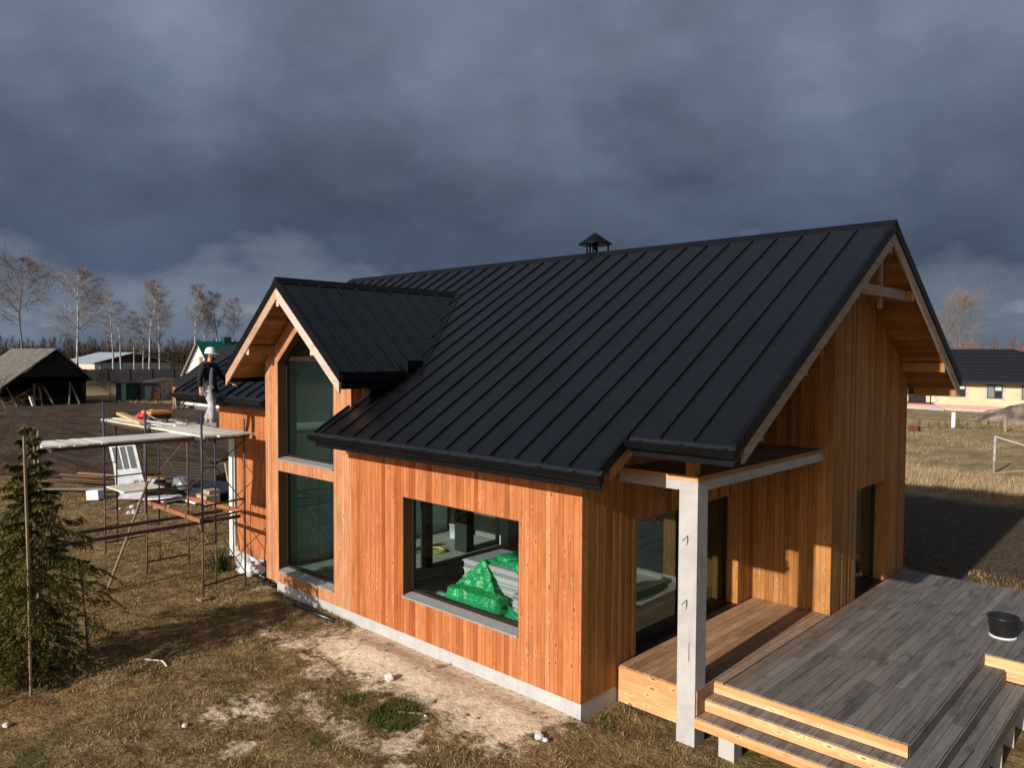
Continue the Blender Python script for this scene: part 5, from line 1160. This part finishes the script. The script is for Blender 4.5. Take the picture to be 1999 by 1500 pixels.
m = MB(); m.bar((-23.5, 1.9, .0), (-23.6, 1.8, 1.35), .3, .08); o = m.build('grey_slab', M['conc']); tag(o, 'narrow grey slab standing upright left of the white door', 'slab')
m = MB(); m.bar((-27.5, -.6, .05), (-23.3, 1.9, .3), .25, .06); o = m.build('long_board', M['oldwood']); tag(o, 'long grey board sloping up from the grass to the plank pile', 'board')
m = MB(); m.box(-20.0, -19.2, 3.2, 3.7, .0, .35); m.box(-19.9, -19.4, 3.4, 3.8, .351, .5); o = m.build('block_heap', plain('tan_blocks', (.32, .26, .2), .9, .2, 0, .2, 5)); tag(o, 'two tan building blocks on the grass behind the near scaffold frame', 'blocks')
m = MB(); m.bar((-21.6, 5.3, .2), (-21.7, 5.2, 1.1), .22, .08); o = m.build('pale_post', M['timber_y']); tag(o, 'pale short board standing in the dark beam stack', 'board')
m = MB(); m.bar((-20.9, 5.0, .5), (-19.6, 6.4, .52), .3, .05); o = m.build('pale_board', M['plank']); tag(o, 'pale board lying on the black tarpaulin', 'board')
m = MB(); m.bar((-20.9, 2.9, .15), (-19.4, 3.0, .12), .25, .05); o = m.build('grey_board', M['plank']); tag(o, 'wide grey board lying on rubble right of the white panel', 'board')
m = MB(); m.blob((-22.1, 3.6, .35), (.5, .35, .3), 4, .5, 14, 8); o = m.build('film_heap', plain('grey_film', (.16, .19, .2), .3, .5), None, True); tag(o, 'heap of grey film beside the leaning white door', 'heap')
m = MB(); m.blob((-18.6, 4.0, .15), (.35, .25, .16), 4, .3, 10, 8); o = m.build('white_sack', M['whitebag'], None, True); tag(o, 'white sack on the grass left of the porch jamb', 'sack')
for k in range(14):
    x, y = rnd.uniform(-23.5, -19.5), rnd.uniform(.8, 2.6); m = MB(); r = rnd.uniform(.05, .13); m.blob((x, y, r * .4), (r, r * .7, r * .5), k, .5, 7, 5); o = m.build('rubble', M['conc'] if k % 2 else M['stone']); tag(o, 'lump of rubble at the foot of the white doors', 'rubble', 'rubble lumps by the doors')

# ------------------------------------------------------------------ right background
ch_ = empty('cream_house', (-5, 81, 0), 'cream brick bungalow with a black hip roof and pink plinth across the meadow', 'house')
t = NT('cream_brick'); o = t.coord('Object'); w = t.math('FRACT', t.math('MULTIPLY', t.sep(o)[2], 3.2)); n = t.noise(o, .8, 4, .6); t.col(t.mix(1.0, t.mix(t.math('GREATER_THAN', w, .86), (.60, .47, .30), (.46, .35, .22)), t.ramp(n, [(.3, .88), (.7, 1.1)]), 'MULTIPLY')); cream = t.set(.8, .2)
m = MB(); m.box(-14.55, 6, 76.3, 86, .55, 3.0); m.box(-18.5, -14.55, 79, 86, .55, 3.0); m.build('wall', cream, ch_)
m = MB(); m.box(-14.6, 6.05, 76.25, 86, .2, .548); m.box(-18.6, -14.6, 76.2, 86, .2, .46); m.build('plinth', plain('pink_plinth', (.5, .25, .22), .8, .2, 0, .15, 4), ch_); m = MB(); m.box(-18.8, 6.2, 75.9, 86, -.2, .2); m.build('footing', plain('grey_footing', (.4, .37, .34), .9), ch_)
m = MB(); a = [(-19.3, 75.5, 2.95), (6.8, 75.5, 2.95), (6.8, 87, 2.95), (-19.3, 87, 2.95)]; r1, r2 = (-15.5, 81.2, 6.15), (-9.05, 81.2, 6.15)
m.face([a[0], (-4, 75.5, 2.95), (-4, 81.2, 4.6), r2, r1]); m.face([a[3], a[0], r1]); m.face([(-4, 87, 2.95), a[3], r1, r2, (-4, 81.2, 4.6)]); m.face([(-4, 75.5, 2.95), a[1], (6, 81.2, 4.4), (-4, 81.2, 4.6)]); m.face([a[1], a[2], (6, 81.2, 4.4)]); m.face([a[2], (-4, 87, 2.95), (-4, 81.2, 4.6), (6, 81.2, 4.4)]); m.face(a[::-1]); m.box(-19.35, 6.85, 75.42, 75.5, 2.72, 2.98); m.build('roof', tile, ch_)
for (x0, x1, z0, z1) in ((-13.12, -11.95, 1.42, 2.5), (-10.12, -8.85, 1.36, 2.66), (-7.3, -6.0, 1.36, 2.66), (-4, -2.7, 1.36, 2.66)):
    m = MB(); m.box(x0 - .2, x1 + .2, 76.24, 76.3, z0 - .08, z1 + .08); m.build('window_surround', plain('grey_quoin', (.4, .37, .36), .8), ch_)
    m = MB(); m.box(x0, x1, 76.19, 76.24, z0, z1); f = m.build('window', M['frame'], ch_); xm = (x0 + x1) / 2
    m = MB(); m.box(x0 + .08, xm - .05, 76.17, 76.19, z0 + .08, z1 - .08); m.build('pane', plain('grey_pane', (.16, .17, .19), .2, .5), f); m = MB(); m.box(xm + .05, x1 - .08, 76.17, 76.19, z0 + .08, z0 + .75); m.build('pane', plain('dark_pane_r', (.02, .022, .03), .1, .5), f); m = MB(); m.box(xm + .05, x1 - .08, 76.17, 76.19, z0 + .75, z1 - .08); m.build('blind', plain('pale_blind', (.42, .5, .45), .6), f)
m = MB(); m.box(-14.75, -14.4, 76.22, 76.3, .55, 2.9); m.build('corner_quoin', plain('grey_quoin_b', (.42, .37, .34), .8), ch_)
m = MB(); m.box(-17.9, -16.2, 78.9, 79, .55, 2.7); m.build('terrace_door', M['dark'], ch_); m = MB(); m.box(-15.2, -15.1, 76.5, 76.6, .46, 2.9); m.box(-18.6, -15.1, 76.5, 76.54, 1.35, 1.42); 
for k in range(14): m.box(-18.5 + .26 * k, -18.48 + .26 * k, 76.5, 76.53, .46, 1.36)
m.build('terrace_railing', M['frame'], ch_); m = MB(); m.hexa([(-14.9, 75.2, -.1), (-13.6, 75.2, -.1), (-13.6, 76.2, -.1), (-14.9, 76.2, -.1), (-14.9, 76.1, .46), (-13.6, 75.3, .1), (-13.6, 76.2, .1), (-14.9, 76.2, .46)]); m.build('stair', M['conc'], ch_)
m = MB(); n_ = 34; g = np.linspace(-1, 1, n_); vv = []
for a in g:
    for b in g: r = math.hypot(a, b); x, y = -5.0 + 4.6 * a, 65.5 + 3.5 * b; vv.append((x, y, -.1 + 1.55 * max(0, 1 - r) ** .8 * (1 + .5 * (noise.noise(Vector((a * 4, b * 4, 1))))) + .12 * noise.noise(Vector((a * 9, b * 9, 3)))))
I = np.arange(n_ * n_).reshape(n_, n_); t = NT('heap_soil'); n = t.noise(t.coord('Object'), .7, 5, .6); t.col(t.ramp(n, [(.35, (.07, .055, .045)), (.5, (.2, .16, .13)), (.7, (.34, .28, .22))])); t.bump(t.noise(t.coord('Object'), 3, 4), .8, .1); t.set(.95)
o = npmesh('soil_heap', np.array(vv), np.stack([I[:-1, :-1], I[1:, :-1], I[1:, 1:], I[:-1, 1:]], -1).reshape(-1, 4), t.mat); tag(o, 'grey brown soil heap in front of the cream house', 'heap')
m = MB(); m.box(-8.35, -8.1, 55.9, 56.1, -.1, 1.16); o = m.build('white_post', M['white']); tag(o, 'white square post standing in the meadow below the cream house', 'post')
m = MB(); m.box(-4.8, -4.62, 55, 55.15, -.1, 1.02); o = m.build('timber_post', M['post']); tag(o, 'brown wooden post in front of the soil heap', 'post')
m = MB(); m.tube([(-.94, 32, -.05), (-.92, 32, 1.76)], .06, 8); np_ = m.build('net_post', plain('peeling_post', (.34, .32, .3), .8, .2, 0, .4, 5), None, True); tag(np_, 'peeling pale net post in the meadow holding a white line', 'post')
m = MB(); m.tube([(8.2, 33.5, -.05), (8.2, 33.5, 1.8)], .06, 8); o = m.build('net_post', bpy.data.materials['peeling_post'], None, True); tag(o, 'second net post of the white line, beyond the right edge', 'post')
m = MB(); m.tube([(-.92 + 9.12 * f, 32 + 1.5 * f, 1.72 - .9 * math.sin(math.pi * f)) for f in np.linspace(0, 1, 14)], .018, 5); o = m.build('net_line', M['white']); tag(o, 'white sagging line of an old net between two posts', 'line')
m = MB(); m.tube([(-.9 + 6 * f, 31.5 + .8 * math.sin(2.6 * f), .06 + .35 * math.sin(min(1, f * 2.2) * math.pi * .5) * (1 - f * .7)) for f in np.linspace(0, 1, 10)], .05, 5); o = m.build('fallen_net', M['post']); tag(o, 'rolled up dark net lying in the grass at the foot of the pale post', 'net')
def thuja(loc, h):
    e = empty('thuja', loc, None, 'shrub', 'row of small thujas on the meadow'); g = np.random.RandomState(int(abs(loc[0]) * 100)); n = 260; z = g.uniform(.05, 1, n) ** .8; r = (1 - z) * .26 + .02; a = g.uniform(0, 6.283, n)
    p = np.stack([r * np.cos(a), r * np.sin(a), z], -1) * h; d = g.normal(size=(n, 3)) * .06 * h; V = np.stack([p - d * .4, p + np.roll(d, 1, 1) * .4, p + np.array([0, 0, .13 * h])], 1).reshape(-1, 3)
    npmesh('crown', V, np.arange(3 * n).reshape(-1, 3), M['needle2'], g.uniform(0, 1, n), parent=e); m = MB(); m.tube([(loc[0], loc[1], 0), (loc[0], loc[1], h * .3)], .025, 5); m.build('trunk', M['bark'], e); return e
t = NT('thuja_leaf'); t.col(t.ramp(t.attr(), [(0, (.05, .055, .015)), (1, (.2, .17, .045))])); M['needle2'] = t.set(.8, .1)
labs = ['leftmost thuja, close to the corner of the new house', 'second thuja from the new house corner, pale', 'third thuja, left of the white meadow post', 'yellow thuja hard against the white meadow post', 'big dark thuja just right of the white meadow post', 'thin dark thuja between the two bigger ones', 'widest thuja left of the soil heap', 'yellowish thuja before the left end of the soil heap', 'small thuja just left of the brown wooden post']
for (x, y), h, lab in zip([(-9.71, 52.8), (-9.2, 53.3), (-8.71, 53.8), (-8.3, 54.2), (-7.68, 54.9), (-7.16, 55.4), (-6.56, 56.1), (-6.07, 56.6), (-5.35, 57.1)], (.75, .5, .6, .5, .85, .6, .85, .7, .6), labs): tag(thuja((x, y, 0), h), lab)
m = MB(); m.box(-9.9, -9.2, 50.6, 51.1, 0, .35); o = m.build('red_crate', plain('red_brown_crate', (.1, .03, .025), .8)); tag(o, 'small dark red crate lying in the meadow grass', 'crate')

# ------------------------------------------------------------------ light, sky, camera
LD = Vector((-.033, 1, -.392)).normalized()
sl = bpy.data.lights.new('sun', 'SUN'); sl.energy = 4.6; sl.angle = R(.6); sl.color = (1.0, .92, .82)
so = bpy.data.objects.new('sun', sl); COL.objects.link(so); so.rotation_euler = LD.to_track_quat('-Z', 'Y').to_euler(); so.location = (0, -30, 20)
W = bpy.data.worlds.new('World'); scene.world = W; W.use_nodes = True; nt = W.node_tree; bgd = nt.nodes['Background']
class WT(NT):
    def __init__(s): s.t = nt; s.N = nt.nodes; s.mat = None
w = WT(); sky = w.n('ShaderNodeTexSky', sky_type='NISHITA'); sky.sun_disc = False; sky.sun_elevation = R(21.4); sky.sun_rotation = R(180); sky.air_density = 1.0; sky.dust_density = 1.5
tc = w.n('ShaderNodeTexCoord'); D = tc.outputs['Generated']; dx, dy, dz = w.sep(D)[:3]
zz = w.math('MAXIMUM', dz, .0)
inv = w.math('DIVIDE', 1.0, w.math('ADD', zz, .16)); cb = w.n('ShaderNodeCombineXYZ'); w.l(w.math('MULTIPLY', dx, inv), cb.inputs[0]); w.l(w.math('MULTIPLY', dy, inv), cb.inputs[1]); w.l(w.math('MULTIPLY', dz, 2.2), cb.inputs[2])
P = cb.outputs[0]
nA = w.noise(w.coord('Generated', (1, 1, 1.7)), 5.2, 8, .56, .12); nB = w.noise(w.coord('Generated', (1, 1, 1.6)), 2.3, 4, .5, .1); nC = w.noise(w.coord('Generated', (1, 1, 3.0)), 9.0, 7, .6, .15); nD = w.noise(w.coord('Generated', (1, 1, 1.8)), 7.0, 7, .52, .1)
zp = w.math('ADD', zz, w.math('MULTIPLY', w.math('SUBTRACT', nA, .5), w.math('MULTIPLY', w.smooth(zz, .0, .12), .30)))
el = w.ramp(zp, [(0, (.105, .14, .19)), (.05, (.112, .144, .19)), (.078, (.10, .126, .166)), (.115, (.052, .074, .116)), (.17, (.062, .085, .128)), (.26, (.09, .117, .163)), (.36, (.122, .15, .203)), (.5, (.14, .168, .23))])
sh_ = w.ramp(w.math('ADD', w.math('MULTIPLY', nB, .6), w.math('MULTIPLY', nD, .42)), [(.36, .72), (.47, .92), (.55, 1.08), (.68, 1.36)])
storm = w.mix(1.0, el, sh_, 'MULTIPLY')
lowm = w.math('MULTIPLY', w.smooth(zz, .008, .03), w.math('SUBTRACT', 1.0, w.smooth(zz, .075, .12)))
storm = w.mix(w.math('MULTIPLY', lowm, w.math('MULTIPLY', w.smooth(nC, .52, .72), .7)), storm, (.23, .25, .275))
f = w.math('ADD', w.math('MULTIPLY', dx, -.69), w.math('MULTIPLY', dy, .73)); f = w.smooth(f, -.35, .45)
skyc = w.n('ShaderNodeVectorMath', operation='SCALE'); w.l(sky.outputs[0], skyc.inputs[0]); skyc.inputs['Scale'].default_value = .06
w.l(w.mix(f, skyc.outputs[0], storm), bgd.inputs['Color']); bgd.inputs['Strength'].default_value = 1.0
cam = bpy.data.cameras.new('camera'); co = bpy.data.objects.new('camera', cam); COL.objects.link(co); scene.camera = co
cam.sensor_fit = 'HORIZONTAL'; cam.sensor_width = 36; cam.lens = 36 * 1484.133 / 1999; cam.clip_start = .1; cam.clip_end = 9000
yaw, pit, rol = R(43.31995903), R(-2.2879182), R(.28271621)
fv = Vector((-math.sin(yaw) * math.cos(pit), math.cos(yaw) * math.cos(pit), math.sin(pit))); rv = Vector((math.cos(yaw), math.sin(yaw), 0)); uv = rv.cross(fv)
r2_ = rv * math.cos(rol) + uv * math.sin(rol); u2_ = -rv * math.sin(rol) + uv * math.cos(rol)
co.matrix_world = Matrix(((r2_.x, u2_.x, -fv.x, 6.833), (r2_.y, u2_.y, -fv.y, -8.763), (r2_.z, u2_.z, -fv.z, 5.435), (0, 0, 0, 1)))
vs = scene.view_settings; vs.view_transform = 'Standard'; vs.look = 'None'; vs.exposure = .35; vs.gamma = 1
scene.cycles.max_bounces = 6; scene.cycles.diffuse_bounces = 3; scene.cycles.glossy_bounces = 3; scene.cycles.transparent_max_bounces = 12
scene.cycles.use_denoising = True
